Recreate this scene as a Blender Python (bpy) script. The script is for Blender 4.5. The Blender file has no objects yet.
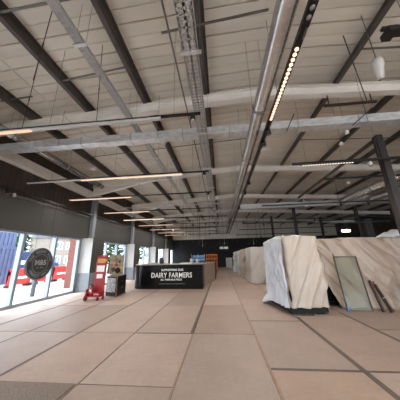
import bpy, bmesh, math, random
from mathutils import Vector, Matrix, noise
random.seed(7)
SC = bpy.context.scene
COL = SC.collection
PI = math.pi
V = Vector

# ------------------------------------------------------------------ materials
def lin(c):
    return tuple(((x/255)/12.92 if x/255 <= .04045 else ((x/255+.055)/1.055)**2.4) for x in c)

def mat(name, rgb, rough=.6, metal=0., var=.0, scale=6., bump=0., bscale=30., stretch=(1, 1, 1), spec=.5, rgb2=None):
    m = bpy.data.materials.new(name); m.use_nodes = True
    nt = m.node_tree; b = nt.nodes['Principled BSDF']
    c = lin(rgb)
    b.inputs['Base Color'].default_value = (*c, 1)
    b.inputs['Roughness'].default_value = rough
    b.inputs['Metallic'].default_value = metal
    b.inputs['Specular IOR Level'].default_value = spec
    tc = nt.nodes.new('ShaderNodeTexCoord'); mp = nt.nodes.new('ShaderNodeMapping')
    mp.inputs['Scale'].default_value = stretch
    nt.links.new(tc.outputs['Object'], mp.inputs['Vector'])
    if var > 0 or rgb2:
        n = nt.nodes.new('ShaderNodeTexNoise'); n.inputs['Scale'].default_value = scale; n.inputs['Detail'].default_value = 5
        nt.links.new(mp.outputs[0], n.inputs['Vector'])
        r = nt.nodes.new('ShaderNodeValToRGB'); r.color_ramp.elements[0].position = .33; r.color_ramp.elements[1].position = .67
        c2 = lin(rgb2) if rgb2 else tuple(min(1, x*(1+var)) for x in c)
        c1 = c if rgb2 else tuple(x*(1-var) for x in c)
        r.color_ramp.elements[0].color = (*c1, 1); r.color_ramp.elements[1].color = (*c2, 1)
        nt.links.new(n.outputs['Fac'], r.inputs['Fac']); nt.links.new(r.outputs['Color'], b.inputs['Base Color'])
    if bump > 0:
        n2 = nt.nodes.new('ShaderNodeTexNoise'); n2.inputs['Scale'].default_value = bscale; n2.inputs['Detail'].default_value = 4
        nt.links.new(mp.outputs[0], n2.inputs['Vector'])
        bp = nt.nodes.new('ShaderNodeBump'); bp.inputs['Strength'].default_value = bump; bp.inputs['Distance'].default_value = .02
        nt.links.new(n2.outputs['Fac'], bp.inputs['Height']); nt.links.new(bp.outputs['Normal'], b.inputs['Normal'])
    return m

def emit(name, rgb, s):
    m = bpy.data.materials.new(name); m.use_nodes = True
    nt = m.node_tree; nt.nodes.clear()
    o = nt.nodes.new('ShaderNodeOutputMaterial'); e = nt.nodes.new('ShaderNodeEmission')
    e.inputs['Color'].default_value = (*lin(rgb), 1); e.inputs['Strength'].default_value = s
    nt.links.new(e.outputs[0], o.inputs['Surface'])
    return m

def glass(name, tint, gloss=.08, haze=0.):
    m = bpy.data.materials.new(name); m.use_nodes = True
    nt = m.node_tree; nt.nodes.clear()
    o = nt.nodes.new('ShaderNodeOutputMaterial'); t = nt.nodes.new('ShaderNodeBsdfTransparent')
    t.inputs['Color'].default_value = (*tint, 1)
    g = nt.nodes.new('ShaderNodeBsdfGlossy'); g.inputs['Roughness'].default_value = .02
    lw = nt.nodes.new('ShaderNodeLayerWeight'); lw.inputs['Blend'].default_value = .5
    pw = nt.nodes.new('ShaderNodeMath'); pw.operation = 'POWER'; pw.inputs[1].default_value = 5
    nt.links.new(lw.outputs['Facing'], pw.inputs[0])
    ml = nt.nodes.new('ShaderNodeMath'); ml.operation = 'MULTIPLY_ADD'; ml.inputs[1].default_value = .5; ml.inputs[2].default_value = gloss
    nt.links.new(pw.outputs[0], ml.inputs[0])
    mx = nt.nodes.new('ShaderNodeMixShader')
    nt.links.new(ml.outputs[0], mx.inputs[0]); nt.links.new(t.outputs[0], mx.inputs[1]); nt.links.new(g.outputs[0], mx.inputs[2])
    last = mx
    if haze:
        d = nt.nodes.new('ShaderNodeBsdfDiffuse'); d.inputs['Color'].default_value = (.6, .58, .52, 1)
        m2 = nt.nodes.new('ShaderNodeMixShader'); m2.inputs[0].default_value = haze
        nt.links.new(mx.outputs[0], m2.inputs[1]); nt.links.new(d.outputs[0], m2.inputs[2]); last = m2
    nt.links.new(last.outputs[0], o.inputs['Surface'])
    return m

def sheet_mat(name, rgb, trans, rough=.5):
    m = mat(name, rgb, rough, var=.05, scale=3, bump=.25, bscale=9)
    nt = m.node_tree; b = nt.nodes['Principled BSDF']; o = nt.nodes['Material Output']
    t = nt.nodes.new('ShaderNodeBsdfTranslucent'); t.inputs['Color'].default_value = (*lin(rgb), 1)
    mx = nt.nodes.new('ShaderNodeMixShader'); mx.inputs[0].default_value = trans
    nt.links.new(b.outputs[0], mx.inputs[1]); nt.links.new(t.outputs[0], mx.inputs[2]); nt.links.new(mx.outputs[0], o.inputs['Surface'])
    return m

M = {}
M['deck'] = mat('roof_liner', (214, 208, 195), .36, var=.07, scale=1.2, stretch=(.3, 2, 1))
M['rafter'] = mat('rafter_paint', (232, 226, 217), .5, var=.06, scale=2)
M['purlin'] = mat('purlin_steel', (84, 78, 74), .5, .3, var=.15, scale=3)
M['galv'] = mat('galvanised_steel', (214, 216, 218), .42, .6, var=.16, scale=5, stretch=(1, 1, 3))
M['galv_tray'] = mat('galvanised_tray', (184, 184, 184), .5, .45, var=.12, scale=8)
M['spiral'] = mat('spiral_duct_metal', (206, 206, 204), .24, .85, var=.08, scale=4)
M['seam'] = mat('duct_seam', (160, 160, 158), .4, .8)
M['rod'] = mat('steel_rod', (120, 118, 115), .4, .7)
M['darkrod'] = mat('dark_rod', (58, 54, 50), .5, .4)
M['cond'] = mat('white_conduit', (196, 192, 184), .5)
M['black'] = mat('black_track', (22, 21, 21), .45, .1)
M['housing'] = mat('light_housing', (190, 188, 184), .45)
M['wall'] = mat('fascia_grey', (70, 69, 67), .7, var=.04, scale=2)
M['cladding'] = mat('dark_cladding', (62, 54, 50), .65, var=.08, scale=2)
M['pier'] = mat('pier_paint', (190, 190, 186), .65, var=.03, scale=3)
M['pierband'] = mat('pier_band', (132, 138, 144), .6, var=.05, scale=5)
M['alu'] = mat('window_aluminium', (136, 146, 160), .45, .2)
M['glass'] = glass('window_glass', (.95, .97, .98), .02)
M['backwall'] = mat('back_wall_black', (24, 24, 26), .8, var=.1, scale=2)
M['darkwall'] = mat('far_wall', (66, 62, 58), .8, var=.1, scale=2)
M['sheet_cream'] = sheet_mat('cream_polythene', (204, 190, 176), .2, .38)
M['sheet_white'] = sheet_mat('white_polythene', (222, 224, 230), .25)  # white sheeting, cool window light partly put into the colour
M['sheet_curtain'] = sheet_mat('curtain_polythene', (180, 162, 148), .18, .34)
M['sheet_grey'] = sheet_mat('clear_polythene', (212, 206, 200), .25)
M['cabinet'] = mat('cabinet_black', (20, 18, 18), .5, var=.1, scale=5, spec=.2)
M['chrome'] = mat('caster_metal', (200, 200, 200), .25, .9)
M['pane'] = glass('leaning_pane', (.84, .85, .80), .008, .12)
M['frame'] = mat('dark_frame', (46, 40, 38), .5)
M['plank'] = mat('dark_plank', (58, 42, 34), .55, var=.2, scale=8, stretch=(6, 6, .6))
M['redtape'] = mat('red_tape', (140, 24, 34), .5)
M['bluetape'] = mat('blue_tape', (60, 110, 190), .5)
M['counter'] = mat('counter_black', (14, 12, 13), .25, spec=.22)
M['countertop'] = mat('counter_edge', (150, 142, 134), .4, var=.06, scale=6)
M['greyctr'] = mat('counter_brown_grey', (142, 124, 114), .55, var=.06, scale=3)
M['letter'] = mat('counter_lettering', (226, 224, 220), .6)
M['letter2'] = mat('counter_small_lettering', (150, 150, 150), .6)
M['signdark'] = mat('sign_charcoal', (52, 53, 55), .5, var=.06, scale=6)
M['signwhite'] = mat('sign_lettering', (118, 120, 123), .6)
M['red'] = mat('red_enamel', (150, 26, 30), .4, var=.08, scale=6)
M['extred'] = mat('extinguisher_red', (160, 22, 26), .3)
M['yellow'] = mat('sign_yellow', (196, 140, 62), .5)
M['paper'] = mat('sign_paper', (222, 220, 214), .6)
M['rubber'] = mat('rubber', (36, 34, 34), .7)
M['brass'] = mat('brass_valve', (190, 160, 90), .35, .8)
M['print'] = mat('food_print', (158, 144, 120), .5, scale=9, rgb2=(92, 84, 66))
M['print_front'] = mat('grey_print', (168, 166, 168), .5, scale=12, rgb2=(96, 84, 88))
M['wood'] = mat('crate_wood', (118, 98, 78), .6, var=.15, scale=10)
M['orange'] = mat('orange_cabinet', (236, 128, 44), .5, var=.08, scale=6)
M['brown'] = mat('brown_goods', (70, 44, 30), .6)
M['bluescreen'] = emit('display_glow', (120, 170, 220), .3)
M['whitepanel'] = mat('white_panel', (206, 206, 202), .6, var=.03, scale=4)
M['dome'] = mat('white_plastic', (210, 206, 200), .4)
M['led_warm'] = emit('led_warm', (255, 205, 160), 2.0)
M['led_tube'] = emit('led_tube', (255, 218, 186), .78)
M['led_pink'] = emit('led_tube_near', (255, 196, 164), .85)
M['led_white'] = emit('led_white', (255, 232, 208), 1.2)
M['led_off'] = mat('led_off_lens', (150, 148, 144), .2, .2)
M['flood'] = emit('flood_lamp', (255, 226, 190), 30)
M['ground'] = mat('outdoor_concrete', (168, 168, 170), .8, var=.05, scale=.6)
M['contblue'] = mat('container_blue', (76, 86, 116), .6, var=.06, scale=2)
M['vanblue'] = mat('van_blue', (24, 46, 92), .5)
M['barrier'] = mat('barrier_red', (190, 54, 44), .5)
M['barrierwhite'] = mat('barrier_white', (240, 236, 230), .5)
M['brick'] = mat('brick_red', (104, 54, 44), .8, var=.18, scale=10)
M['house'] = mat('house_wall', (112, 100, 92), .8, var=.08, scale=2)
M['houseroof'] = mat('house_roof', (80, 80, 88), .8, var=.1, scale=2)
M['win'] = mat('house_window', (70, 82, 96), .2)
M['leaf'] = mat('tree_leaf', (58, 84, 46), .7, var=.35, scale=8)
M['bark'] = mat('tree_bark', (92, 78, 64), .8, var=.2, scale=8)
M['car'] = mat('car_silver', (150, 154, 158), .3, .3)
M['bollard'] = mat('bollard_grey', (80, 82, 86), .6, var=.08, scale=6)

# floor-board material: hue varies with each board
def floor_mat():
    m = mat('hardboard', (172, 146, 130), .55, spec=.35)
    nt = m.node_tree; b = nt.nodes['Principled BSDF']
    at = nt.nodes.new('ShaderNodeAttribute'); at.attribute_name = 'tint'
    tc = nt.nodes.new('ShaderNodeTexCoord')
    n = nt.nodes.new('ShaderNodeTexNoise'); n.inputs['Scale'].default_value = 1.7; n.inputs['Detail'].default_value = 7; n.inputs['Roughness'].default_value = .65
    n3 = nt.nodes.new('ShaderNodeTexNoise'); n3.inputs['Scale'].default_value = 14; n3.inputs['Detail'].default_value = 6
    nt.links.new(tc.outputs['Object'], n.inputs['Vector']); nt.links.new(tc.outputs['Object'], n3.inputs['Vector'])
    r = nt.nodes.new('ShaderNodeMapRange'); r.inputs['To Min'].default_value = .74; r.inputs['To Max'].default_value = 1.22
    nt.links.new(n.outputs['Fac'], r.inputs['Value'])
    r3 = nt.nodes.new('ShaderNodeMapRange'); r3.inputs['To Min'].default_value = .88; r3.inputs['To Max'].default_value = 1.12
    nt.links.new(n3.outputs['Fac'], r3.inputs['Value'])
    mu = nt.nodes.new('ShaderNodeMath'); mu.operation = 'MULTIPLY'
    nt.links.new(r.outputs[0], mu.inputs[0]); nt.links.new(r3.outputs[0], mu.inputs[1])
    vm = nt.nodes.new('ShaderNodeVectorMath'); vm.operation = 'SCALE'
    nt.links.new(at.outputs['Color'], vm.inputs[0]); nt.links.new(mu.outputs[0], vm.inputs['Scale'])
    nt.links.new(vm.outputs[0], b.inputs['Base Color'])
    rr = nt.nodes.new('ShaderNodeMapRange'); rr.inputs['To Min'].default_value = .38; rr.inputs['To Max'].default_value = .62
    nt.links.new(n.outputs['Fac'], rr.inputs['Value']); nt.links.new(rr.outputs[0], b.inputs['Roughness'])
    return m
M['floor'] = floor_mat()
M['gap'] = mat('board_gap', (56, 46, 42), .8, var=.2, scale=9)
M['tape'] = mat('grey_tape', (98, 86, 80), .55, var=.15, scale=6)
M['seamtape'] = mat('buff_tape', (150, 122, 102), .5, var=.12, scale=8)
M['chip'] = mat('chipboard', (150, 134, 122), .75, scale=70, rgb2=(104, 90, 80))

# ------------------------------------------------------------------ mesh helper
class MB:
    def __init__(s): s.v = []; s.f = []; s.mi = []; s.cur = 0
    def quad(s, *pts):
        n = len(s.v); s.v += [V(p) for p in pts]; s.f.append(tuple(range(n, n+len(pts)))); s.mi.append(s.cur)
    def raw(s, vs, fs):
        n = len(s.v); s.v += [V(p) for p in vs]
        for f in fs: s.f.append(tuple(i+n for i in f)); s.mi.append(s.cur)
    def box(s, c, d, rz=0., mtx=None):
        c = V(c); hx, hy, hz = d[0]/2, d[1]/2, d[2]/2
        R = mtx if mtx else Matrix.Rotation(rz, 3, 'Z')
        vs = [c + R @ V((x*hx, y*hy, z*hz)) for z in (-1, 1) for y in (-1, 1) for x in (-1, 1)]
        s.raw(vs, [(0, 2, 3, 1), (4, 5, 7, 6), (0, 1, 5, 4), (2, 6, 7, 3), (0, 4, 6, 2), (1, 3, 7, 5)])
        return s
    def bx(s, x0, x1, y0, y1, z0, z1):
        return s.box(((x0+x1)/2, (y0+y1)/2, (z0+z1)/2), (abs(x1-x0), abs(y1-y0), abs(z1-z0)))
    def bar(s, p, q, w, h):
        p, q = V(p), V(q); d = q-p; L = d.length; x = d.normalized()
        up = V((0, 0, 1)) if abs(x.z) < .95 else V((0, 1, 0))
        y = up.cross(x).normalized(); z = x.cross(y)
        return s.box((p+q)/2, (L, w, h), mtx=Matrix((x, y, z)).transposed())
    def tube(s, pts, r, n=10, cap=True, rs=None):
        pts = [V(p) for p in pts]; base = len(s.v)
        prev = None
        for i, p in enumerate(pts):
            d = (pts[min(i+1, len(pts)-1)]-pts[max(i-1, 0)]).normalized()
            up = prev if prev else (V((0, 0, 1)) if abs(d.z) < .9 else V((1, 0, 0)))
            a = (up - d*up.dot(d)).normalized(); b = d.cross(a); prev = a
            rr = rs[i] if rs else r
            for k in range(n):
                t = 2*PI*k/n; s.v.append(p + (a*math.cos(t)+b*math.sin(t))*rr)
        for i in range(len(pts)-1):
            for k in range(n):
                s.f.append((base+i*n+k, base+i*n+(k+1) % n, base+(i+1)*n+(k+1) % n, base+(i+1)*n+k)); s.mi.append(s.cur)
        if cap:
            s.f.append(tuple(base+k for k in reversed(range(n)))); s.mi.append(s.cur)
            e = base+(len(pts)-1)*n; s.f.append(tuple(e+k for k in range(n))); s.mi.append(s.cur)
        return s
    def lathe(s, c, prof, n=16, axis=(0, 0, 1)):
        ax = V(axis).normalized(); c = V(c)
        return s.tube([c+ax*z for r, z in prof], 0, n, True, [max(r, .0005) for r, z in prof]) 
    def build(s, name, m, parent=None, smooth=False, bevel=0., loc=None):
        me = bpy.data.meshes.new(name)
        off = V(loc) if loc is not None else V((0, 0, 0))
        if parent is not None:
            off = V((0, 0, 0)); p = parent
            while p is not None: off += p.location; p = p.parent
        me.from_pydata([v-off for v in s.v], [], s.f)
        ms = m if isinstance(m, (list, tuple)) else [m]
        for x in ms: me.materials.append(x)
        if len(ms) > 1: me.polygons.foreach_set('material_index', s.mi)
        if smooth: me.polygons.foreach_set('use_smooth', [True]*len(me.polygons))
        me.update()
        o = bpy.data.objects.new(name, me); COL.objects.link(o)
        if parent is not None: o.parent = parent
        else: o.location = off
        if bevel > 0:
            b = o.modifiers.new('bevel', 'BEVEL'); b.width = bevel; b.segments = 2; b.limit_method = 'ANGLE'
        return o

def thing(name, label, cat, loc=(0, 0, 0), group=None):
    o = bpy.data.objects.new(name, None); COL.objects.link(o); o.empty_display_size = .1
    o.location = loc; return tag(o, label, cat, group)
def tag(o, label, cat, group=None):
    o['label'] = label; o['category'] = cat
    if group: o['group'] = group
    return o
def struct(o): o['kind'] = 'structure'; return o
ORD = ['nearest', 'second', 'third', 'fourth', 'fifth', 'sixth', 'seventh', 'eighth', 'ninth', 'tenth']

# ------------------------------------------------------------------ sizes (metres; x right, y down the hall, z up)
XL, XR, Y0, Y1 = -6.95, 16.0, -7.0, 29.5
RX, RZ, RS = 1.1, 5.80, .06            # ridge x, rafter soffit at ridge, slope
def zf(x): return RZ - RS*abs(x-RX)     # rafter soffit
def zp(x): return zf(x)+.30             # purlin soffit
def zd(x): return zp(x)+.22             # roof liner

# ------------------------------------------------------------------ floor
b = MB(); b.bx(XL-.3, XR+.3, Y0-.3, Y1+.3, -.2, -.012)
struct(b.build('floor', M['gap']))
fb = MB(); tints = []
g = .011
xcols = [-.64+1.22*k for k in range(-6, 14)]
offs = {}
base = lin((173, 152, 140))
def tint():
    k = random.uniform(.86, 1.1); w = random.uniform(-.04, .04)
    return (base[0]*k*(1+w), base[1]*k, base[2]*k*(1-w))
for i, x0 in enumerate(xcols):
    st = {5: 4.60-2.44, 4: 2.86, 3: 2.86, 6: 3.34-.2, 7: 3.34-.2}.get(i, random.uniform(0, 2.4))
    # joints read off the photo for the columns near the camera
    if x0 > -2 and x0 < -1.7: js = [-6.9, -4.5, -2.0, .42, 2.86, 4.6, 7.0, 9.4, 11.9, 14.3, 16.7, 19.2, 21.6, 24.1, 26.5, 29.6]
    elif -.7 < x0 < -.6: js = [-6.9, -5.2, -2.7, -.3, 2.16, 4.6, 7.05, 9.5, 11.9, 14.4, 16.8, 19.2, 21.7, 24.1, 26.6, 29.6]
    elif .5 < x0 < .7: js = [-6.9, -4, -1.5, .9, 3.34, 5.45, 7.9, 10.3, 12.8, 15.2, 17.6, 20.1, 22.5, 25, 27.4, 29.6]
    elif 1.7 < x0 < 1.9: js = [-6.9, -4, -1.5, .9, 3.34, 5.8, 8.2, 10.7, 13, 15.4, 17.9, 20.4, 22.8, 25.2, 29.6]
    else:
        o = random.choice([2.86, 4.6, 3.7]) if x0 < -2 else random.uniform(3, 5)
        js = [-6.9]+[o+2.44*k for k in range(-4, 11) if -6.5 < o+2.44*k < 29]+[29.6]
    for a, c in zip(js[:-1], js[1:]):
        xa, xb = max(x0+g, XL+.02), min(x0+1.22-g, XR)
        if xb <= xa: continue
        z = random.uniform(-.002, .001)
        fb.bx(xa, xb, a+g, c-g, -.012, z)
        t = tint(); tints += [t]*6
o = fb.build('floor_boards', M['floor'])
ca = o.data.color_attributes.new('tint', 'FLOAT_COLOR', 'CORNER')
k = 0
for p in o.data.polygons:
    for li in p.loop_indices: ca.data[li].color = (*tints[p.index], 1)
struct(o)
def strip(name, m, x0, x1, y0, y1, z=.003):
    t = MB(); t.bx(x0, x1, y0, y1, .0012, z); return struct(t.build(name, m))
n = 0
for (m, x0, x1, y0, y1) in [('seamtape', .572, .606, -2, 9), ('seamtape', -.655, -.632, -2, 4.6), ('tape', 1.765, 1.84, -2, 5.75),
                            ('tape', -.70, -.645, 4.6, 16), ('tape', .6, 1.8, 3.31, 3.36), ('tape', 1.84, 3.0, 3.31, 3.355), ('tape', 3.0, 3.06, 1, 6.2), ('tape', -1.8, -.6, 4.57, 4.61),
                            ('tape', .6, 1.8, 5.43, 5.47), ('tape', -4.3, -4.26, 4, 9), ('tape', -5.5, -5.46, 2, 9), ('tape', -3.1, -3.05, 2.86, 11)]:
    n += 1; strip('trim_%d' % n, M[m], x0, x1, y0, y1)
b = MB(); b.bx(-3.6, -1.88, 1.3, 2.84, .002, .016)
tag(b.build('chipboard_sheet', M['chip'], loc=(-2.7, 2, 0)), 'rough grey chipboard sheet lying on the floor at bottom left corner', 'board')

# ------------------------------------------------------------------ roof
def slope(x0, x1):
    m = MB(); prof = []
    y = Y0-.3
    while y < Y1+.3:
        prof += [(y, 0), (y+.222, 0), (y+.228, .045), (y+.255, .045), (y+.26, 0), (y+.484, 0), (y+.489, .018), (y+.51, .018), (y+.515, 0)]
        y += .52
    vs = []; fs = []
    for (yy, dz) in prof:
        vs += [(x0, yy, zd(x0)+dz), (x1, yy, zd(x1)+dz)]
    for i in range(len(prof)-1): fs.append((2*i, 2*i+2, 2*i+3, 2*i+1))
    m.raw(vs, fs)
    nv = len(m.v)
    m.raw([(x0, Y0-.3, zd(x0)+.15), (x1, Y0-.3, zd(x1)+.15), (x1, Y1+.3, zd(x1)+.15), (x0, Y1+.3, zd(x0)+.15)], [(0, 1, 2, 3)])
    return m
struct(slope(XL-.3, RX).build('ceiling', M['deck']))
struct(slope(RX, XR+.3).build('ceiling', M['deck']))

for k in range(-3, 9):
    x = -.19+1.8*k
    if x < XL: continue
    if x > XR: continue
    m = MB(); z = zp(x)
    s_ = -1 if x < RX else 1
    m.bx(x-.012, x+.012, Y0, Y1, z, z+.21)                         # web
    m.bx(x-.09, x+.012, Y0, Y1, z-.012, z+.004); m.bx(x-.012, x+.09, Y0, Y1, z+.205, z+.216)
    m.bx(x-.09, x-.078, Y0, Y1, z, z+.03)
    struct(m.build('purlin', M['purlin']))
for k in range(-2, 5):
    y = 4.85+5.1*k
    if y > Y1: continue
    m = MB()
    for (xa, xb) in ((XL, RX), (RX, XR)):
        za, zb = zf(xa), zf(xb)
        m.bar((xa, y, za+.01), (xb, y, zb+.01), .19, .02)
        m.bar((xa, y, za+.29), (xb, y, zb+.29), .19, .02)
        m.bar((xa, y, za+.15), (xb, y, zb+.15), .014, .28)
    # haunch at the eaves
    if k != 0:
        h = .5
        xa, xb = XL+.05, -3.8
        m.raw([(xa, y-.007, zf(xa)+.02), (xa, y-.007, zf(xa)-h), (xb, y-.007, zf(xb)+.02), (xa, y+.007, zf(xa)+.02), (xa, y+.007, zf(xa)-h), (xb, y+.007, zf(xb)+.02)],
              [(0, 1, 2), (3, 5, 4), (1, 4, 5, 2)])
        m.bar((xa, y, zf(xa)-h), (xb, y, zf(xb)), .19, .02)
    struct(m.build('rafter', M['rafter']))
# thin sag rods between purlins
for (p, q, r) in [((-5.4, 2.2, zp(-5.4)+.06), (1.4, 2.2, zp(1.4)+.06), .018), ((-5.9, 4.05, zp(-5)+.06), (-4.9, 4.0, zp(-5)+.06), .018),
               ((-1.0, 2.95, zp(-1)-.02), (1.15, 2.86, zp(1.1)-.02), .02), ((3.4, 3.85, zp(3.4)+.05), (7, 3.9, zp(7)+.05), .018),
               ((-3.9, 3.7, zp(-3.8)+.05), (-2, 3.6, zp(-2)+.05), .018), ((-5.6, 7.4, zp(-5)+.05), (1.4, 7.4, zp(1)+.05), .015), ((3.4, 7.6, zp(3.4)+.05), (9, 7.6, zp(9)+.05), .015)]:
    m = MB(); m.bar(p, q, r*2, r*1.4)
    struct(m.build('trim_sag_rod', M['rod']))

# ------------------------------------------------------------------ left wall with shop windows
WX = XL
m = MB(); m.bx(WX-.18, WX, Y0, Y1, 2.5, 3.72); m.bx(WX, WX+.05, Y0, Y1, 2.50, 3.70)
struct(m.build('wall_left', M['wall']))
m = MB()
m.bx(WX-.18, WX-.02, Y0, Y1, 3.72, zd(XL)+.1)
y = Y0
while y < Y1: m.bx(WX-.02, WX, y, y+.17, 3.72, 4.66); y += .21
struct(m.build('wall_left_upper', M['cladding']))
m = MB(); m.bx(WX, WX+.16, Y0, Y1, 4.66, 4.72); m.bx(WX, WX+.02, Y0, Y1, 4.72, 5.1)
struct(m.build('trim_20', M['rafter']))
wn = 0
def pierc(k): return 10.2+5.0*k if k > 0 else (10.15 if k == 0 else 4.57+5.15*(k+1))
for k in range(-3, 5):
    pc = pierc(k)
    y0p, y1p = pc-.5, pc+.5
    if y1p < Y0 or y0p > Y1: continue
    c = MB(); c.bx(WX-.15, -6.36, y0p, y1p, .85, 3.0 if k < -5 else 2.52)
    cc = struct(c.build('column', M['pier']))
    c = MB(); c.bx(-6.365, -6.35, y0p-.002, y1p+.002, .85, 2.52); c.build('column_face', M['wall'], cc)
    c = MB(); c.bx(WX-.05, WX+.22, pc-.12, pc+.12, 2.52, 4.7); c.build('column_post', M['pierband'], cc)
    c = MB(); c.bx(WX-.15, -6.345, y0p-.008, y1p+.008, 0, .85)
    c.build('column_base', M['pierband'], cc)
    # window bay that starts after this pier
    ya, yb = y1p+.05, pierc(k+1)-.5-.17
    yb = min(yb, Y1)
    if k == 4: yb = Y1
    if yb-ya < .5: continue
    wn += 1
    f = MB(); X = WX-.05
    f.bx(X-.06, X+.03, yb, yb+.17, 0, 2.52); f.bx(X-.06, X+.06, ya, yb, .0, .10); f.bx(X-.06, X+.06, ya, yb, 2.42, 2.52)
    nb = 3; ys = [ya+(yb-ya)*i/nb for i in range(nb+1)]
    for yy in ys: f.bx(X-.09, X+.07, yy-.05, yy+.05, .1, 2.42)
    w = struct(f.build('window_%d' % wn, M['alu']))
    for i in range(nb):
        p = MB(); p.bx(X-.006, X+.006, ys[i]+.04, ys[i+1]-.04, .1, 2.42)
        p.build('pane', M['glass'], w)
# far, right and entrance walls
m = MB(); m.bx(XL, XR, Y1, Y1+.2, 0, 3.9); struct(m.build('wall_back', M['backwall']))
m = MB(); m.bx(XL, XR, Y1, Y1+.2, 3.9, 6.5); struct(m.build('wall_back_upper', M['deck']))
m = MB(); m.bx(XR, XR+.2, Y0, Y1, 0, 6.2); struct(m.build('wall_right', M['darkwall']))
# unseen entrance front: open bays added for daylight, left end closed to dim floor
m = MB(); m.bx(XL, XR, Y0-.2, Y0, 4.2, 6.5); m.bx(XL, -1.0, Y0-.2, Y0, 0, 4.2)
for x in (-7, -3.2, .6, 4.4, 8.2, 12, 16): m.bx(x-.15, x+.15, Y0-.2, Y0, 0, 4.2)
struct(m.build('wall_front', M['pier']))

# pendant rail along the left wall with small spotlights
t = thing('wall_track', 'long black lighting track running along the left wall above the shop windows', 'light track', (-6.75, Y0, 3.76))
m = MB(); m.bx(-6.77, -6.73, Y0, 27, 3.74, 3.79); m.build('rail', M['black'], t)
for yy in [y0+.5 for y0 in range(-6, 27, 3)]:
    m = MB(); m.bx(-6.95, -6.75, yy-.015, yy+.015, 3.78, 3.80); m.build('bracket', M['black'], t)
m = MB(); m.bx(-6.9, -6.86, 5.75, 27, 3.60, 3.67); m.build('mesh_ledge', M['purlin'], t)
def can(name, label, c, m1, tiltv=(0, 0, -1), grp='track spotlights', r=.045, L=.13):
    c = V(c); t = thing(name, label, 'spotlight', c, grp)
    b = MB(); d = V(tiltv).normalized(); p = c+V((0, 0, -.09))
    b.tube([p-d*L*.4, p+d*L*.6], r, 12); b.build('lamp_head', m1, t, True)
    b = MB(); b.bx(c.x-.02, c.x+.02, c.y-.03, c.y+.03, c.z-.035, c.z); b.tube([c+V((0, 0, -.03)), p], .008, 6); b.build('mount', M['black'], t)
    b = MB(); b.tube([p+d*(L*.6), p+d*(L*.6+.006)], r*.8, 12); b.build('lens', M['led_off'], t)
    return t
can('track_spotlight', 'black spotlight under the wall track above the leftmost window', (-6.75, 5.48, 3.74), M['black'], (.3, 0, -1))
can('track_spotlight', 'pale spotlight beside the black one on the left wall track', (-6.75, 5.72, 3.70), M['housing'], (.3, 0, -1))
# ------------------------------------------------------------------ round spiral ducts
def spiral(name, label, x, z, r, ya, yb, seams=True, hangers=True, parent_kind='duct'):
    t = thing(name, label, 'duct', (x, ya, z))
    pts = [(x, ya, z)]; rr = [r]; y = ya+.15
    while seams and y < min(yb, 14):
        pts += [(x, y-.02, z), (x, y-.005, z), (x, y, z), (x, y+.005, z), (x, y+.02, z)]; rr += [r, r, r+.0022, r, r]; y += .15
    pts.append((x, yb, z)); rr.append(r)
    m = MB(); m.tube(pts, r, 28, True, rr); m.build('duct_body', M['spiral'], t, True)
    y = ya+1.2
    while y < yb:
        c = MB(); c.tube([(x, y-.02, z), (x, y+.02, z)], r+.012, 28); c.build('clamp_band', M['seam'], t, True)
        if hangers:
            h = MB()
            for sx in (-1, 1): h.tube([(x+sx*(r+.01), y, z), (x+sx*(r+.01), y, zd(x)-.01)], .004, 5)
            h.build('hanger', M['rod'], t)
        y += 2.2
    return t
spiral('spiral_duct', 'long shiny round spiral duct running down the centre of the hall', .95, 4.45, .135, -2, 27)
spiral('spiral_duct', 'pale round duct running high along the left wall behind the lights', -6.0, 5.1, .12, -1, 9.3, False)
spiral('spiral_duct', 'uppermost and leftmost of the three round ducts on the far right', 7.4, 4.5, .2, 2, 12.3, hangers=False)
spiral('spiral_duct', 'middle one of the three round ducts on the far right', 8.85, 4.48, .2, 2, 12.3, hangers=False)
spiral('spiral_duct', 'lowest and rightmost of the three round ducts on the far right', 9.6, 4.05, .28, 2, 11.3, hangers=False)

# flat galvanised duct across the hall
t = thing('crossing_duct', 'flat galvanised rectangular duct crossing the whole hall below the roof', 'duct', (0, 4.9, 4.72))
m = MB(); m.bx(-6.8, 12, 4.78, 5.02, 4.72, 4.94); m.build('duct_body', M['galv'], t)
for x in (-5.4, -3.9, -2.4, -.9, .4, 2.2, 3.7, 5.2, 6.7):
    m = MB(); m.bx(x-.015, x+.015, 4.772, 5.028, 4.712, 4.948); m.build('flange', M['galv_tray'], t)
for x in (-4.6, -1.6, 3.9, 7):
    m = MB(); m.tube([(x, 4.776, 4.72), (x, 4.776, zd(x))], .005, 5); m.build('hanger', M['darkrod'], t)
t = thing('crossing_duct', 'grey flat duct crossing the right half of the hall beyond the round lamp track', 'duct', (6, 12.6, 4.3))
m = MB(); m.bx(1.3, 13, 12.5, 12.8, 4.32, 4.62); m.build('duct_body', M['galv_tray'], t)
for x in (2.6, 4.6, 6.6, 8.6):
    m = MB(); m.bx(x-.02, x+.02, 12.49, 12.81, 4.31, 4.63); m.build('flange', M['galv_tray'], t)

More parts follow.
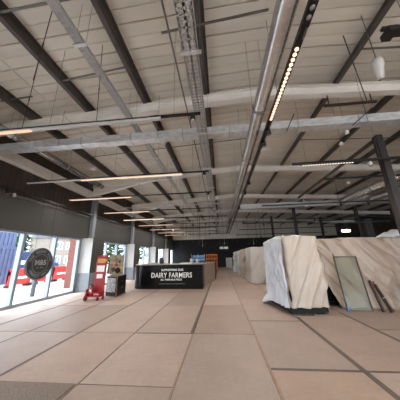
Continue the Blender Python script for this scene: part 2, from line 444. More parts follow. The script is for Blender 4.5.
# ------------------------------------------------------------------ cable trays
def tray(label, x, w, z, ya, yb, name='cable_tray'):
    t = thing(name, label, 'cable tray', (x, ya, z))
    m = MB()
    y = ya
    # perforated bottom: rails with cross rungs leaving slots
    m.bx(x-w/2, x-w/2+w*.12, ya, yb, z, z+.004); m.bx(x+w/2-w*.12, x+w/2, ya, yb, z, z+.004)
    m.bx(x-w*.08, x+w*.08, ya, yb, z, z+.004)
    while y < yb:
        m.bx(x-w/2, x+w/2, y, y+.045, z, z+.004); y += .075 if y < 9 else .3
    m.build('tray_floor', M['galv_tray'], t)
    for s_ in (-1, 1):
        m = MB(); m.bx(x+s_*w/2-.004, x+s_*w/2+.004, ya, yb, z-.004, z+.06); m.build('side_rail', M['galv_tray'], t)
    m = MB()
    for q in (-.28, .02, .27): m.tube([(x+q*w, ya, z+.02), (x+q*w, yb, z+.02)], .014, 6)
    m.build('cable', M['housing'], t)
    y = ya+1.3
    while y < yb:
        c = MB(); c.bx(x-w/2-.05, x+w/2+.05, y-.025, y+.025, z-.03, z-.004); c.build('support_bracket', M['galv'], t)
        c = MB()
        for s_ in (-1, 1): c.tube([(x+s_*(w/2+.03), y, z-.03), (x+s_*(w/2+.03), y, zd(x))], .003, 5)
        c.build('hanger_rod', M['rod'], t)
        y += 2.1 if y < 16 else 5
    return t
tray('wide perforated cable tray running down the hall just left of the round duct', -.31, .23, 4.5, -1.1, 27)
tray('narrow bright perforated cable tray running down the left part of the hall', -2.26, .15, 5.1, -1, 20)
m = MB(); m.tube([(-4.0, -2, 5.2), (-4.0, 24, 5.2)], .013, 6)
tag(m.build('conduit', M['cond'], loc=(-4, -2, 5.2)), 'thin white conduit running down the hall at far left under the roof', 'conduit')
m = MB(); m.tube([(-.66, -2, 5.0), (-.66, 22, 5.0)], .017, 8)
tag(m.build('conduit', M['rod'], loc=(-.66, -2, 5.0)), 'thin grey pipe running beside the wide cable tray', 'conduit')
for i, (y, z, xa, xb, mm) in enumerate([(11.9, 4.6, -6.4, .5, 'cond'), (14.4, 4.3, -6.4, .6, 'black'), (16.9, 4.6, -6.4, .6, 'cond'), (19.6, 4.3, -6, .8, 'black'), (22.2, 4.3, -6, .8, 'cond'), (25, 4.2, -6, .9, 'black')]):
    t = thing('cross_conduit', ['nearest', 'second', 'third', 'fourth', 'fifth', 'farthest'][i]+' thin '+('pale' if mm == 'cond' else 'dark')+' pipe crossing under the far left roof between linear lights', 'conduit', (xa, y, z), 'cross pipes under the far roof')
    m = MB(); m.tube([(xa, y, z), (xb, y, z)], .03, 8); m.build('pipe', M[mm], t, True)
    for xx in (xa+.5, (xa+xb)/2, xb-.5):
        m = MB(); m.tube([(xx, y, z), (xx, y, zd(xx))], .006, 5); m.build('hanger', M['rod'], t)
# loose hanging rods on the left
for i, (p, q, lab) in enumerate([((-2.62, 2.12, 5.8), (-2.57, 2.06, 4.0), 'thin steel drop rod hanging at upper left from the strut near the bright tray'),
                              ((-2.3, 3.0, 5.9), (-2.27, 3.1, 4.05), 'thin steel drop rod hanging to the nearest linear light by the bright tray'),
                              ((-3.85, 3.1, 5.8), (-3.85, 3.1, 4.05), 'thin steel drop rod hanging over the lit end of the nearest linear light')]):
    m = MB(); m.tube([p, q], .006, 6); m.box((V(p)*.4+V(q)*.6), (.014, .014, .08))
    tag(m.build('drop_rod', M['darkrod'], loc=p), lab, 'rod')
# ------------------------------------------------------------------ linear lights on the left
def linear(y, xa, xb, lit, label, mled, dark_from):
    t = thing('linear_light', label, 'light', (xa, y, 4.0), 'linear lights across the left side')
    m = MB(); m.bx(xa, xb, y-.02, y+.02, 4.03, 4.075); m.build('track_rail', M['black'], t)
    m = MB(); m.bx(xa, dark_from, y-.03, y+.03, 3.995, 4.035); m.build('housing', M['housing'], t)
    m = MB(); m.bx(lit[0], lit[1], y-.031, y+.026, 3.982, 4.006); m.build('diffuser', mled, t)
    m = MB(); m.bx(xb-.19, xb-.10, y-.035, y+.035, 3.93, 4.03); m.build('power_feed', M['black'], t)
    m = MB(); m.tube([(xb-.145, y, 3.93), (xb-.145, y, 3.90)], .03, 10); m.build('feed_cap', M['dome'], t)
    for xx in (xa+.85, (xa+xb)/2, xb-.5):
        m = MB(); m.tube([(xx, y, 4.07), (xx, y, zd(xx)-.01)], .0035, 5); m.build('suspension_wire', M['rod'], t)
    return t
LL = [(3.12, -6.3, -.25, (-6.25, -3.65), 'nearest linear light crossing at left, lit pinkish at its outer end', 'led_pink', -1.0),
      (5.75, -6.4, -.25, (-4.45, -1.1), 'second linear light from the camera, warm lit along its middle', 'led_tube', -1.1),
      (7.85, -6.5, -.25, (-6.45, -3.7), 'third linear light from the camera, lit at its outer half by the wall', 'led_tube', -3.7),
      (10.65, -6.55, -.25, (-6.5, -3.9), 'fourth linear light from the camera, lit over its outer half', 'led_tube', -3.9),
      (13.0, -6.55, -.25, (-6.5, -3.7), 'fifth linear light from the camera on the left side', 'led_white', -3.7),
      (15.65, -6.55, -.25, (-6.5, -3.7), 'sixth linear light from the camera on the left side', 'led_tube', -3.7),
      (18.3, -6.55, -.25, (-6.5, -3.7), 'seventh linear light from the camera on the left side', 'led_tube', -3.7),
      (20.9, -6.55, -.25, (-6.5, -3.7), 'second last linear light on the left side, far down the hall', 'led_tube', -3.7),
      (23.5, -6.55, -.25, (-6.5, -3.7), 'last linear light on the left side, near the black back wall', 'led_tube', -3.7)]
for a in LL: linear(a[0], a[1], a[2], a[3], a[4], M[a[5]], a[6])

# ------------------------------------------------------------------ LED track beside the round duct
t = thing('led_track', 'long black light track beside the round duct, with glowing warm dots nearby', 'light track', (1.2, -1, 4.3))
m = MB(); m.bx(1.17, 1.23, -1, 27, 4.3, 4.38); m.build('rail', M['black'], t)
m = MB(); m.bx(1.235, 1.27, -1, 27, 4.32, 4.36); m.build('conduit', M['rod'], t)
m = MB(); m.bx(1.155, 1.245, 2.15, 3.8, 4.275, 4.3); m.build('led_bar', M['black'], t)
dm = None
for i in range(20):
    y = 2.26+i*.079
    if dm is None:
        m = MB(); m.tube([(1.2, y, 4.275), (1.2, y, 4.262)], .027, 10); dm = m.build('led_lens', M['led_warm'], t); y00 = y
    else:
        c = dm.copy(); COL.objects.link(c); c.parent = t; c.location = (0, y-y00, 0)
m = MB(); m.bx(1.15, 1.25, 1.1, 1.98, 4.265, 4.3); m.build('led_bar', M['black'], t)
for i in range(8):
    y = 1.16+i*.1
    m = MB(); m.tube([(1.2, y, 4.265), (1.2, y, 4.25)], .03, 10); m.build('dark_lens', M['led_off'], t, True)
for y in (0.5, 3.2, 5.9, 8.6, 11.3, 14, 17):
    m = MB(); m.tube([(1.2, y, 4.38), (1.2, y, zd(1.2))], .005, 5); m.build('suspension_wire', M['rod'], t)
for i, (y, lab) in enumerate([(4.1, 'first black spotlight past the glowing dots on the track beside the round duct'),
                          (4.6, 'second black spotlight past the glowing dots on the track beside the round duct'),
                          (7.4, 'third black spotlight down the track beside the round duct'),
                          (8.7, 'fourth black spotlight down the track beside the round duct'),
                          (11.5, 'fifth black spotlight down the track beside the round duct, small and far')]):
    can('track_spotlight', lab, (1.2, y, 4.3), M['black'], (.15, .1, -1), r=.06, L=.15)
m = MB(); m.bx(1.255, 1.5, 5.1, 5.2, 4.30, 4.325)
tag(m.build('white_card', M['whitepanel'], loc=(1.3, 5.1, 4.30)), 'small white card hanging just right of the spotlights beside the round duct', 'card')

# ------------------------------------------------------------------ tracks across the right side
def rtrack(y, xa, xb, z, label, dots=None, spots=()):
    t = thing('cross_track', label, 'light track', (xa, y, z), 'light tracks across the right side')
    m = MB(); m.bx(xa, xb, y-.025, y+.025, z, z+.07); m.build('rail', M['black'], t)
    if dots:
        m = MB(); m.bx(dots[0]-.05, dots[1]+.05, y-.04, y+.04, z-.02, z); m.build('led_bar', M['black'], t)
        nn = int((dots[1]-dots[0])/.075); d0 = None
        for i in range(nn):
            x = dots[0]+i*.075
            if d0 is None:
                m = MB(); m.tube([(x, y, z-.02), (x, y, z-.032)], .02, 8); d0 = m.build('led_lens', M['led_white'], t)
            else:
                c = d0.copy(); COL.objects.link(c); c.parent = t; c.location = (i*.075, 0, 0)
    for xx in [xa+.4+2*i for i in range(int((xb-xa)/2))]:
        m = MB(); m.tube([(xx, y, z+.07), (xx, y, zd(xx))], .004, 5); m.build('suspension_wire', M['rod'], t)
    for (x, lab, mm) in spots: can('track_spotlight', lab, (x, y, z), mm, (.1, -.3, -1), r=.055)
    return t
rtrack(5.6, 2.2, 9.2, 4.0, 'nearest black track crossing at right, carrying a row of white dots', (2.5, 3.95),
       [(4.3, 'pale spotlight on the nearest right hand track beside the steel post', M['housing'])])
rtrack(8.0, 4.3, 8.5, 4.35, 'second black track at right, just beyond the steel post')
rtrack(10.68, 2.3, 9.2, 4.0, 'third black track crossing at right, with a white spotlight',  None,
       [(4.55, 'white spotlight under the third track at right', M['dome']), (6.3, 'black spotlight on the third right hand track, right of the white one', M['black']), (7.6, 'rightmost black spotlight on the third right hand track', M['black'])])
rtrack(13.6, 4.4, 12, 3.7, 'fourth black track at right, hung low above the sheeting', None,
       [(6.2, 'left one of two black spotlights on the low fourth track at right', M['black']), (7.8, 'right one of two black spotlights on the low fourth track at right', M['black'])])
rtrack(16.7, 1.9, 12, 4.0, 'fifth black track crossing at right, far down the hall', None, [(3.6, 'black spotlight on the fifth right hand track', M['black'])])
rtrack(20, 1.9, 12, 3.9, 'sixth black track at right, small in the distance')
rtrack(24, 1.9, 12, 3.8, 'last black track at right, close to the dark back wall')
rtrack(11.4, 6.7, 8.9, 3.05, 'low black rail at far right hanging just over the sheeting')
# track end with lamp at top right corner
t = thing('track_lamp', 'black lamp block on a track at the top right corner', 'lamp', (2.35, 2.02, 4.15))
m = MB(); m.bx(2.2, 2.6, 1.97, 2.07, 4.05, 4.12); m.build('lamp_body', M['black'], t)
m = MB(); m.bx(2.12, 2.22, 1.95, 2.09, 4.02, 4.10); m.build('end_cap', M['black'], t)
m = MB(); m.bx(2.1, 5, 2.0, 2.04, 4.12, 4.16); m.build('rail', M['black'], t)
for x in (2.4, 4.2):
    m = MB(); m.tube([(x, 2.02, 4.16), (x, 2.02, zd(x))], .004, 5); m.build('suspension_wire', M['rod'], t)
# bell-shaped white high-bay lamp
t = thing('bell_lamp', 'white bell shaped lamp hanging from the roof at upper right', 'lamp', (3.15, 3.32, 4.7))
c = V((3.15, 3.32, 4.78)); ax = V((.15, .25, -1)).normalized()
m = MB(); m.tube([c-ax*.26, c-ax*.2, c-ax*.12, c-ax*.02, c+ax*.1, c+ax*.14], 0, 18, True, [.07, .10, .10, .075, .06, .055]); m.build('shade', M['dome'], t, True)
m = MB(); m.tube([c+ax*.14, c+ax*.15], .045, 14); m.build('lens', M['led_off'], t)
m = MB(); m.tube([c-ax*.26, c-ax*.26+V((0, 0, .2)), (3.11, 3.26, zd(3.1)-.01)], .008, 6); m.build('hanger', M['rod'], t)
# dark tie bar and angled stays at right
m = MB(); m.bx(2.98, 4.3, 4.82, 4.88, 5.33, 5.38); m.bx(3.1, 3.12, 4.84, 4.86, 5.38, zf(3.1)); m.bx(4.18, 4.2, 4.84, 4.86, 5.38, zf(4.2))
tag(m.build('tie_bar', M['frame'], loc=(2.98, 4.85, 5.33)), 'dark brown bar under the roof at right, in front of the flat crossing duct', 'bar')
for (p, q, lab) in [((2.9, 3.55, zd(2.9)-.12), (3.62, 4.31, 4.98), 'thin dark stay wire slanting down to the clamp of the dark bar at right'),
                  ((4.07, 4.75, 5.1), (3.49, 4.75, 4.62), 'short pale stay rod under the flat duct left of the steel post'),
                  ((2.12, 4.75, 5.1), (1.865, 4.75, 4.6), 'short dark rod across the flat duct right of the round duct')]:
    m = MB(); m.tube([p, q], .012, 6)
    tag(m.build('stay_rod', M['darkrod'], loc=p), lab, 'rod')
# steel post with beam
c = MB(); c.bx(4.84, 5.02, 5.81, 5.99, 0, 4.93)
cc = struct(c.build('column', M['frame']))
m = MB(); m.bar((4.93, 5.99, 4.86), (4.93, 12.4, 4.86), .09, .09); struct(m.build('trim_21', M['purlin']))
c = MB(); c.bx(7.85, 8.2, 11.6, 11.9, 0, 3.3); struct(c.build('column', M['black']))
c = MB(); c.bx(9.5, 9.7, 11.6, 11.8, 0, 5); struct(c.build('column', M['black']))
for (x, y) in ((6.2, 17), (11, 17), (5.6, 22), (10.6, 22)):
    c = MB(); c.bx(x-.1, x+.1, y-.1, y+.1, 0, zf(x)); struct(c.build('column', M['frame']))
# flood lamp burning behind the sheeting
t = thing('flood_lamp', 'bright burning flood lamp hanging low above the sheeting at right', 'lamp', (6.97, 11.9, 2.7))
m = MB(); m.bx(6.72, 7.2, 11.9, 12.0, 2.62, 2.76); m.build('lamp_body', M['black'], t)
m = MB(); m.bx(6.74, 7.18, 11.885, 11.9, 2.64, 2.74); m.build('lamp_face', M['flood'], t)
m = MB(); m.tube([(6.97, 11.95, 2.76), (6.97, 11.95, zd(7))], .01, 6); m.build('hanger', M['darkrod'], t)
# sensors and small white fittings
for (x, y, z, lab) in [(4.7, 11.2, 4.3, 'small white box lamp hanging under the roof at right, above the third track'),
                   (5.5, 8.55, 4.3, 'tiny white cone lamp hanging at right, left of the steel post'),
                   (3.77, 5.75, 4.62, 'tiny white globe under the diagonal beam left of the steel post'),
                   (3.55, 5.1, 4.6, 'tiny white globe under the flat duct left of the steel post')]:
    t = thing('sensor_lamp', lab, 'sensor', (x, y, z))
    m = MB(); m.lathe((x, y, z), [(.035, 0), (.06, .03), (.06, .06), (.03, .12)], 12); m.build('sensor_head', M['dome'], t, True)
    m = MB(); m.tube([(x, y, z+.11), (x, y, zd(x)-.02)], .005, 5); m.build('stem', M['rod'], t)
for (x, y, z, lab) in [(-4.9, 6.9, 5.0, 'pale globe fitting under the roof at left, above the second linear light'), (-1.9, 6.3, 5.5, 'small white fitting under the roof left of centre, above the second linear light')]:
    t = thing('globe_fitting', lab, 'fitting', (x, y, z))
    m = MB(); m.lathe((x, y, z), [(.02, -.10), (.09, -.06), (.11, 0), (.09, .07), (.03, .1)], 14); m.build('globe', M['dome'], t, True)
    m = MB(); m.tube([(x, y, z+.1), (x, y, zd(x)-.01)], .006, 5); m.build('stem', M['rod'], t)
# hanging exit-style signs far away
for (x, lab) in ((.1, 'left one of two small white signs hanging before the black back wall'), (.58, 'right one of two small white signs hanging before the black back wall')):
    t = thing('hanging_sign', lab, 'sign', (x, 22, 2.3))
    m = MB(); m.bx(x-.2, x+.2, 21.98, 22.02, 2.22, 2.44); m.build('sign_board', M['whitepanel'], t)
    m = MB()
    for s_ in (-.15, .15): m.tube([(x+s_, 22, 2.44), (x+s_, 22, zd(x))], .006, 5)
    m.build('hanger', M['rod'], t)
# far drop rods
dr = None
random.seed(11)
for i in range(26):
    x = random.uniform(-4.5, 8); y = random.uniform(17, 27); z0 = random.uniform(2.6, 3.6)
    m = MB(); m.tube([(x, y, z0), (x, y, zd(x))], .014, 6); m.box((x, y, z0), (.09, .09, .16))
    tag(m.build('drop_pendant', M['cond'] if i % 3 == 0 else M['darkrod'], loc=(x, y, z0)), 'thin drop pendant hanging before the black back wall', 'pendant', 'distant drop pendants')

# ------------------------------------------------------------------ sheets
def fbm(p, k=3): return noise.fractal(p, .9, 2., k)
def drape(name, fn, nu, nv, m, label, closed=False, group=None, cap=None, loc=(0, 0, 0), parent=None):
    vs = []; fs = []
    for j in range(nv+1):
        for i in range(nu+(0 if closed else 1)): vs.append(fn(i/nu, j/nv))
    w = nu if closed else nu+1
    for j in range(nv):
        for i in range(nu):
            a, b_ = j*w+i, j*w+(i+1) % w
            fs.append((a, b_, b_+w, a+w))
    if cap is not None:
        n0 = len(vs); vs.append(cap)
        for i in range(nu): fs.append((nv*w+i, nv*w+(i+1) % w, n0))
    mb = MB(); mb.raw(vs, fs)
    o = mb.build(name, m, parent, True, loc=loc)
    s_ = o.modifiers.new('thick', 'SOLIDIFY'); s_.thickness = .004
    if label: tag(o, label, 'sheet', group)
    return o
def rect_ring(x0, x1, y0, y1, r, s, rz=0., piv=None):
    # rounded rectangle walked counter-clockwise from the front-left corner; returns point and outward normal
    W, D = x1-x0, y1-y0
    segs = [((x0+r, y0), (x1-r, y0), (0, -1)), ('c', (x1-r, y0+r), -PI/2), ((x1, y0+r), (x1, y1-r), (1, 0)), ('c', (x1-r, y1-r), 0.),
            ((x1-r, y1), (x0+r, y1), (0, 1)), ('c', (x0+r, y1-r), PI/2), ((x0, y1-r), (x0, y0+r), (-1, 0)), ('c', (x0+r, y0+r), PI)]
    L = [W-2*r, r*PI/2, D-2*r, r*PI/2, W-2*r, r*PI/2, D-2*r, r*PI/2]
    T = sum(L); d = (s % 1.)*T
    for sg, l in zip(segs, L):
        if d <= l:
            k = d/l
            if sg[0] == 'c':
                a = sg[2]+k*PI/2; nrm = V((math.cos(a), math.sin(a), 0)); p = V((sg[1][0], sg[1][1], 0))+nrm*r
            else:
                p = V((sg[0][0]+(sg[1][0]-sg[0][0])*k, sg[0][1]+(sg[1][1]-sg[0][1])*k, 0)); nrm = V((*sg[2], 0))
            break
        d -= l
    if rz:
        R = Matrix.Rotation(rz, 3, 'Z'); pv = V(piv); p = pv+R@(p-pv); nrm = R@nrm
    return p, nrm
def fold(p, seed, dirx=.6, dirz=1., freq=5., amp=.03):
    q = (p.x+p.y)*dirx+p.z*dirz
    a = noise.noise(V((q*freq, seed, p.z*.8)))
    c = noise.noise(V((p.x*2.2+seed, p.y*2.2, p.z*1.3)))
    f2 = 1-abs(noise.noise(V((q*freq*.6+3, seed+7, (p.x-p.z)*.5))))*2
    f3 = 1-abs(noise.noise(V((q*freq*1.5+9, seed+2, (p.x+p.y-p.z)*.9))))*2
    return amp*(a*.9+c*.8+max(0, f2)**4*1.1+max(0, f3)**5*.6)
def cover(name, label, x0, x1, y0, y1, z0, z1, seed, m, rz=0., piv=(0, 0, 0), flare=.06, amp=.035, nu=150, nv=44, dirx=.6, dirz=1., freq=5., group=None, sag=.0):
    def fn(u, v):
        if v <= .86:
            t = v/.86; p, nrm = rect_ring(x0, x1, y0, y1, .05, u, rz, piv)
            z = z0+(z1-z0)*t
            p = V((p.x, p.y, z))
            p += nrm*(flare*(1-t)**2+fold(p, seed, dirx, dirz, freq, amp)*(.35+.65*(1-t)+.2))
            p.z += .03*noise.noise(V((u*22, seed, 1)))*(1-t) + .03*noise.noise(V((u*9, seed, 4)))*t
            p.z = max(p.z, .012)
            return p
        t = (v-.86)/.14
        p, nrm = rect_ring(x0, x1, y0, y1, .05, u, rz, piv)
        c = V(((x0+x1)/2, (y0+y1)/2, 0))
        if rz: pv = V(piv); c = pv+Matrix.Rotation(rz, 3, 'Z')@(c-pv)
        k = t*.93
        q = p*(1-k)+c*k
        q.z = z1+.03*noise.noise(V((u*9, seed, 4)))*(1-t)+.03*noise.noise(V((q.x*4, q.y*4, seed)))-sag*t
        if t < .05: q += nrm*fold(V((p.x, p.y, z1)), seed, dirx, dirz, freq, amp)*.5
        return q
    c = V(((x0+x1)/2, (y0+y1)/2, 0))
    if rz: pv = V(piv); c = pv+Matrix.Rotation(rz, 3, 'Z')@(c-pv)
    return drape(name, fn, nu, nv, m, label, True, group, V((c.x, c.y, z1-sag)), loc=(c.x, c.y, z0))
def unit(label, x0, x1, y0, y1, z1, rz=0., piv=(0, 0, 0), casters=True):
    R = Matrix.Rotation(rz, 3, 'Z'); pv = V(piv)
    P = lambda x, y, z: pv+R@(V((x, y, z))-pv)
    c = P((x0+x1)/2, (y0+y1)/2, 0)
    t = thing('display_cabinet', label, 'cabinet', (c.x, c.y, 0), 'sheeted display cabinets down the right side')
    W, D = x1-x0, y1-y0
    m = MB(); m.box(P((x0+x1)/2, (y0+y1)/2, .115), (W, D, .13), rz); m.build('base_plinth', M['cabinet'], t, bevel=.008)
    m = MB(); m.box(P((x0+x1)/2, (y0+y1)/2, (.18+z1)/2), (W-.16, D-.16, z1-.18), rz); m.build('carcass', M['cabinet'], t)
    if casters:
        for fx in (.12, .4, .66, .88):
            for fy in ((.05, .5, .95) if fx in (.12, .88) else (.05,)):
                q = P(x0+W*fx, y0+D*fy, 0)
                m = MB(); m.lathe((q.x, q.y, .0), [(.035, 0), (.035, .012), (.012, .016), (.012, .06)], 10); m.build('levelling_foot', M['chrome'], t, True)
    return t
PV = (1.70, 5.86, 0); RZ1 = math.radians(7)
unit('black wheeled base of the nearest sheeted cabinet, its feet showing', 1.70, 2.68, 5.86, 7.25, 1.88, RZ1, PV)
cover('polythene_cover', 'cream polythene sheet draped over the nearest tall cabinet at right', 1.79, 2.69, 5.88, 7.2, .17, 2.0, 3.3, M['sheet_cream'], RZ1, PV, flare=.02, amp=.066, nu=240, nv=70, dirx=-1., dirz=.45, freq=3.4)
# opaque white side sheet trailing on the floor, whiteness partly painted window light
def side_fn(u, v):
    path = [V((1.735, 5.865, 0)), V((1.645, 6.35, 0)), V((1.60, 6.95, 0)), V((1.60, 7.25, 0)), V((1.64, 7.5, 0)), V((1.85, 7.68, 0)), V((2.4, 7.7, 0))]
    k = u*(len(path)-1); i = min(int(k), len(path)-2); p = path[i].lerp(path[i+1], k-i)
    d = (path[min(i+1, len(path)-1)]-path[i]).normalized(); nrm = V((-d.y, d.x, 0)); 
    if nrm.x > 0 and u < .6: nrm = -nrm
    if u >= .6: nrm = V((-.5, .85, 0))
    z0 = .17 if u < .35 else max(.01, .17-(u-.35)*1.0)
    top = 1.96-.16*max(0, u-.3)+.06*noise.noise(V((u*8, 2, 0)))
    if v < .88:
        t = v/.88; z = z0+(top-z0)*t
        q = V((p.x, p.y, z))
        a = .05*noise.noise(V((u*14, z*1.1, 5.)))+.045*noise.noise(V((u*30, z*3.4, 9.)))+.03*abs(noise.noise(V((u*22-z*2.5, 3, 2))))
        bul = .12*math.exp(-((u-.5)/.16)**2)*math.sin(PI*min(1, t*.8+.2))
        tail = .20*math.exp(-((u-.5)/.2)**2)*max(0, .16-t)/.16
        q += nrm*(a*1.8+bul*.45+tail+.06)
        q.z = max(.01, q.z)
        return q
    t = (v-.88)/.12
    c = V((2.1, 6.7, 0)); q = p.lerp(c, t*.5); q.z = top+.012+.05*math.sin(t*PI)+.035*noise.noise(V((q.x*7, q.y*7, 4)))
    return q
drape('polythene_sheet', side_fn, 110, 70, M['sheet_white'], 'crumpled white polythene sheet hanging down the left side of the nearest cabinet', loc=(1.5, 6.8, 0))
# bunched white top roll on the front cabinet
def tape_bit(parent, p, q, w=.035):
    m = MB(); m.bar(p, q, w, .008); return m.build('black_tape', M['black'], parent)
# main sheet wall
def wall_fn(u, v):
    xt = 2.72+(9.8-2.72)*u; xb = 3.34+(9.8-3.34)*u
    yt = 7.0-.02*xt; yb = 6.72-.06*(xb-3.2)
    topz = 1.95+.03*math.sin(u*9)+.04*noise.noise(V((u*14, 0, 8)))
    if v < .85:
        t = v/.85
        x = xb+(xt-xb)*t; y = yb+(yt-yb)*t; z = topz*t
        a = 0
        # folds radiating from the hanging points along the top edge
        for (hx, dx, amp, wd) in ((3.0, .55, .05, .10), (3.75, .9, .10, .13), (4.1, 1.5, .11, .16), (4.75, .9, .10, .14), (5.2, -.8, .07, .12), (5.8, .9, .1, .2), (7, 1, .1, .2), (8, .7, .1, .2)):
            xc = hx+dx*(1-t)**1.2
            a += amp*(1.1-t)*math.exp(-((x-xc)/(wd*(1.35-t)))**2)
        f4 = max(0, 1-abs(noise.noise(V((x*2.4+z*1.7, z*.5, 13.))))*2.2)**4
        a += .06*f4+.035*noise.noise(V((x*2.2+z*1.5, z*.7, 3.)))+.03*noise.noise(V((x*6+z*3.5, z*1.2, 8.)))+.012*noise.noise(V((x*14, z*9, 2.)))
        return V((x, y-a*1.5, max(.006, z)))
    t = (v-.85)/.15
    return V((xt, yt+1.1*t, topz+.02*noise.noise(V((xt*4, t*3, 2)))))
w = drape('polythene_sheet', wall_fn, 260, 70, M['sheet_curtain'], 'long cream polythene sheet curtaining the cabinets behind the leaning pane at right', loc=(6, 6.8, 0))
tape_bit(w, (3.62, 6.86, 1.96), (3.74, 6.78, 1.88)); tape_bit(w, (4.85, 6.82, 1.93), (4.93, 6.76, 1.86)); tape_bit(w, (2.74, 6.2, 1.86), (2.84, 6.16, 1.78)); tape_bit(w, (2.76, 6.18, 1.70), (2.86, 6.14, 1.62))
m = MB(); m.bx(2.95, 9.8, 7.05, 8.0, .1, 1.93)  # unseen cabinet row as a black box, added to make the gap dark
t = thing('display_cabinet', 'long dark cabinet row hidden behind the cream curtain sheet, making its gap dark', 'cabinet', (6, 7.5, 0), 'sheeted display cabinets down the right side')
m.build('carcass', M['cabinet'], t); m = MB(); m.bx(2.9, 9.8, 7.02, 8.05, 0, .1); m.build('base_plinth', M['cabinet'], t)
def heap_fn(u, v):
    x = 5.5+1.6*u; y = 7.25+.7*v
    return V((x, y, 1.99+.28*math.sin(PI*u)**.6*math.sin(PI*v)**.7+.05*noise.noise(V((x*7, y*5, 1)))))
drape('polythene_sheet', heap_fn, 50, 20, M['sheet_white'], 'white polythene sheet bunched on top of the cabinets at far right', loc=(6.3, 7.6, 1.97))
# row of sheeted cabinets going down the hall
rows = [(1.66, 3.3, 11.95, 14.0, 1.95, 'second sheeted cabinet down the right side, greyish sheet with slanting folds', 'sheet_grey', .03),
        (1.48, 2.9, 14.7, 16.3, 1.92, 'third sheeted cabinet down the right side', 'sheet_cream', .04),
        (1.5, 2.9, 17.2, 18.9, 1.9, 'fourth sheeted cabinet down the right side', 'sheet_white', .05),
        (1.35, 2.8, 20.2, 22.2, 1.85, 'farthest sheeted cabinet on the right side', 'sheet_white', .06)]
for i, (x0, x1, y0, y1, z1, lab, mm, amp) in enumerate(rows):
    cover('polythene_cover', 'polythene sheet over the '+lab.split(',')[0]+(', greyish with slanting folds' if i == 0 else ''), x0-.02, x1, y0-.02, y1, .02, z1, 11.+i*3, M[mm], flare=.05, amp=amp*1.7, nu=140, nv=40, dirx=-1., dirz=.7, freq=2.6, group='polythene covers down the hall')

# leaning framed pane
t = thing('framed_pane', 'tall dark framed glass pane leaning against the cream sheet', 'glass pane', (3.62, 6.46, 0))
B0, B1, T0, T1 = V((3.29, 6.30, .01)), V((3.95, 6.36, .01)), V((3.36, 6.62, 1.40)), V((4.0, 6.66, 1.39))
for nm, p, q in (('frame_side', B0, T0), ('frame_side', B1, T1), ('frame_top', T0, T1), ('frame_bottom', B0+V((0, 0, .02)), B1+V((0, 0, .02)))):
    m = MB(); m.bar(p, q, .03, .028 if nm != 'frame_bottom' else .02); m.build(nm, M['frame'] if nm != 'frame_bottom' else M['wood'], t)
m = MB(); m.quad(B0, B1, T1, T0); o = m.build('glass_sheet', M['pane'], t); s_ = o.modifiers.new('t', 'SOLIDIFY'); s_.thickness = .006
m = MB(); m.bar(B0+V((.02, -.02, .02)), B0+V((.03, -.005, .12)), .05, .01); o = m.build('blue_corner_guard', M['bluetape'], t); o['label'] = 'blue corner guard'
m = MB(); m.tube([T0+V((0, 0, 0)), T0+V((.0, .01, .09))], .014, 8); m.build('frame_stub', M['frame'], t)
# planks
for (p, q, lab, red) in [((4.13, 6.22, .0), (4.14, 6.52, .74), 'left one of two dark planks leaning by the glass pane, red tape at its top', True),
                      ((4.30, 6.18, .0), (4.24, 6.50, .64), 'right one of two dark planks leaning beside the glass pane', False)]:
    t = thing('leaning_plank', lab, 'plank', p)
    m = MB(); m.bar(V(p)+V((0, 0, .01)), q, .05, .07); m.build('board', M['plank'], t, bevel=.004)
    if red:
        a = V(p).lerp(V(q), .9); m = MB(); m.bar(a+V((.05, -.02, -.02)), a+V((.07, -.02, .06)), .04, .03); o = m.build('tape_flag', M['redtape'], t); o['label'] = 'red tape'
    else:
        a = V(p).lerp(V(q), .5); m = MB(); m.bar(a-V((.04, .045, 0)), a+V((.04, -.045, .03)), .03, .005); o = m.build('paper_tag', M['paper'], t); o['label'] = 'white paper tag'

# ------------------------------------------------------------------ dairy counter
def cpath():
    pts = [V((-.92, 10.30, 0))]
    for i in range(0, 13): pts.append(V((-.92-(3.0)*i/12, 10.30+.12*i/12, 0)))
    c = V((-3.92, 11.12, 0)); r = .70
    for i in range(1, 17):
        a = -PI/2-PI/2*i/16; pts.append(c+V((math.cos(a)*r, math.sin(a)*r, 0)))
    pts.append(V((-4.62, 13.2, 0)))
    return pts[1:]
P_ = cpath()
t = thing('display_counter', 'black curved counter with white DAIRY FARMERS lettering in mid hall', 'counter', (-2.6, 10.9, 0))
m = MB()
inner = [p+V((.0, .9, 0)) if p.x > -3.8 else V((max(p.x+.9, -3.7), max(p.y, 11.2), 0)) for p in P_]
vs = [p+V((0, 0, z)) for z in (.0, 1.13) for p in P_]
nP = len(P_)
m.raw(vs, [(i+1, i, nP+i, nP+i+1) for i in range(nP-1)])
m.quad((-.92, 10.3, 0), (-.92, 11.2, 0), (-.92, 11.2, 1.13), (-.92, 10.3, 1.13))
m.build('front_panel', M['counter'], t, True)
top = MB()
for i in range(nP-1):
    for z, fl in ((1.17, 0), (1.13, 1)):
        q = [P_[i]+V((0, 0, z)), P_[i+1]+V((0, 0, z)), inner[i+1]+V((0, 0, z)), inner[i]+V((0, 0, z))]
        top.quad(*q)
    top.quad(P_[i]+V((0, 0, 1.13)), P_[i+1]+V((0, 0, 1.13)), P_[i+1]+V((0, 0, 1.17)), P_[i]+V((0, 0, 1.17)))
top.build('worktop', M['countertop'], t)
m = MB()
m.quad((-.92, 11.2, 0), (-3.7, 11.3, 0), (-3.7, 11.3, 1.13), (-.92, 11.2, 1.13)); m.build('back_panel', M['counter'], t)

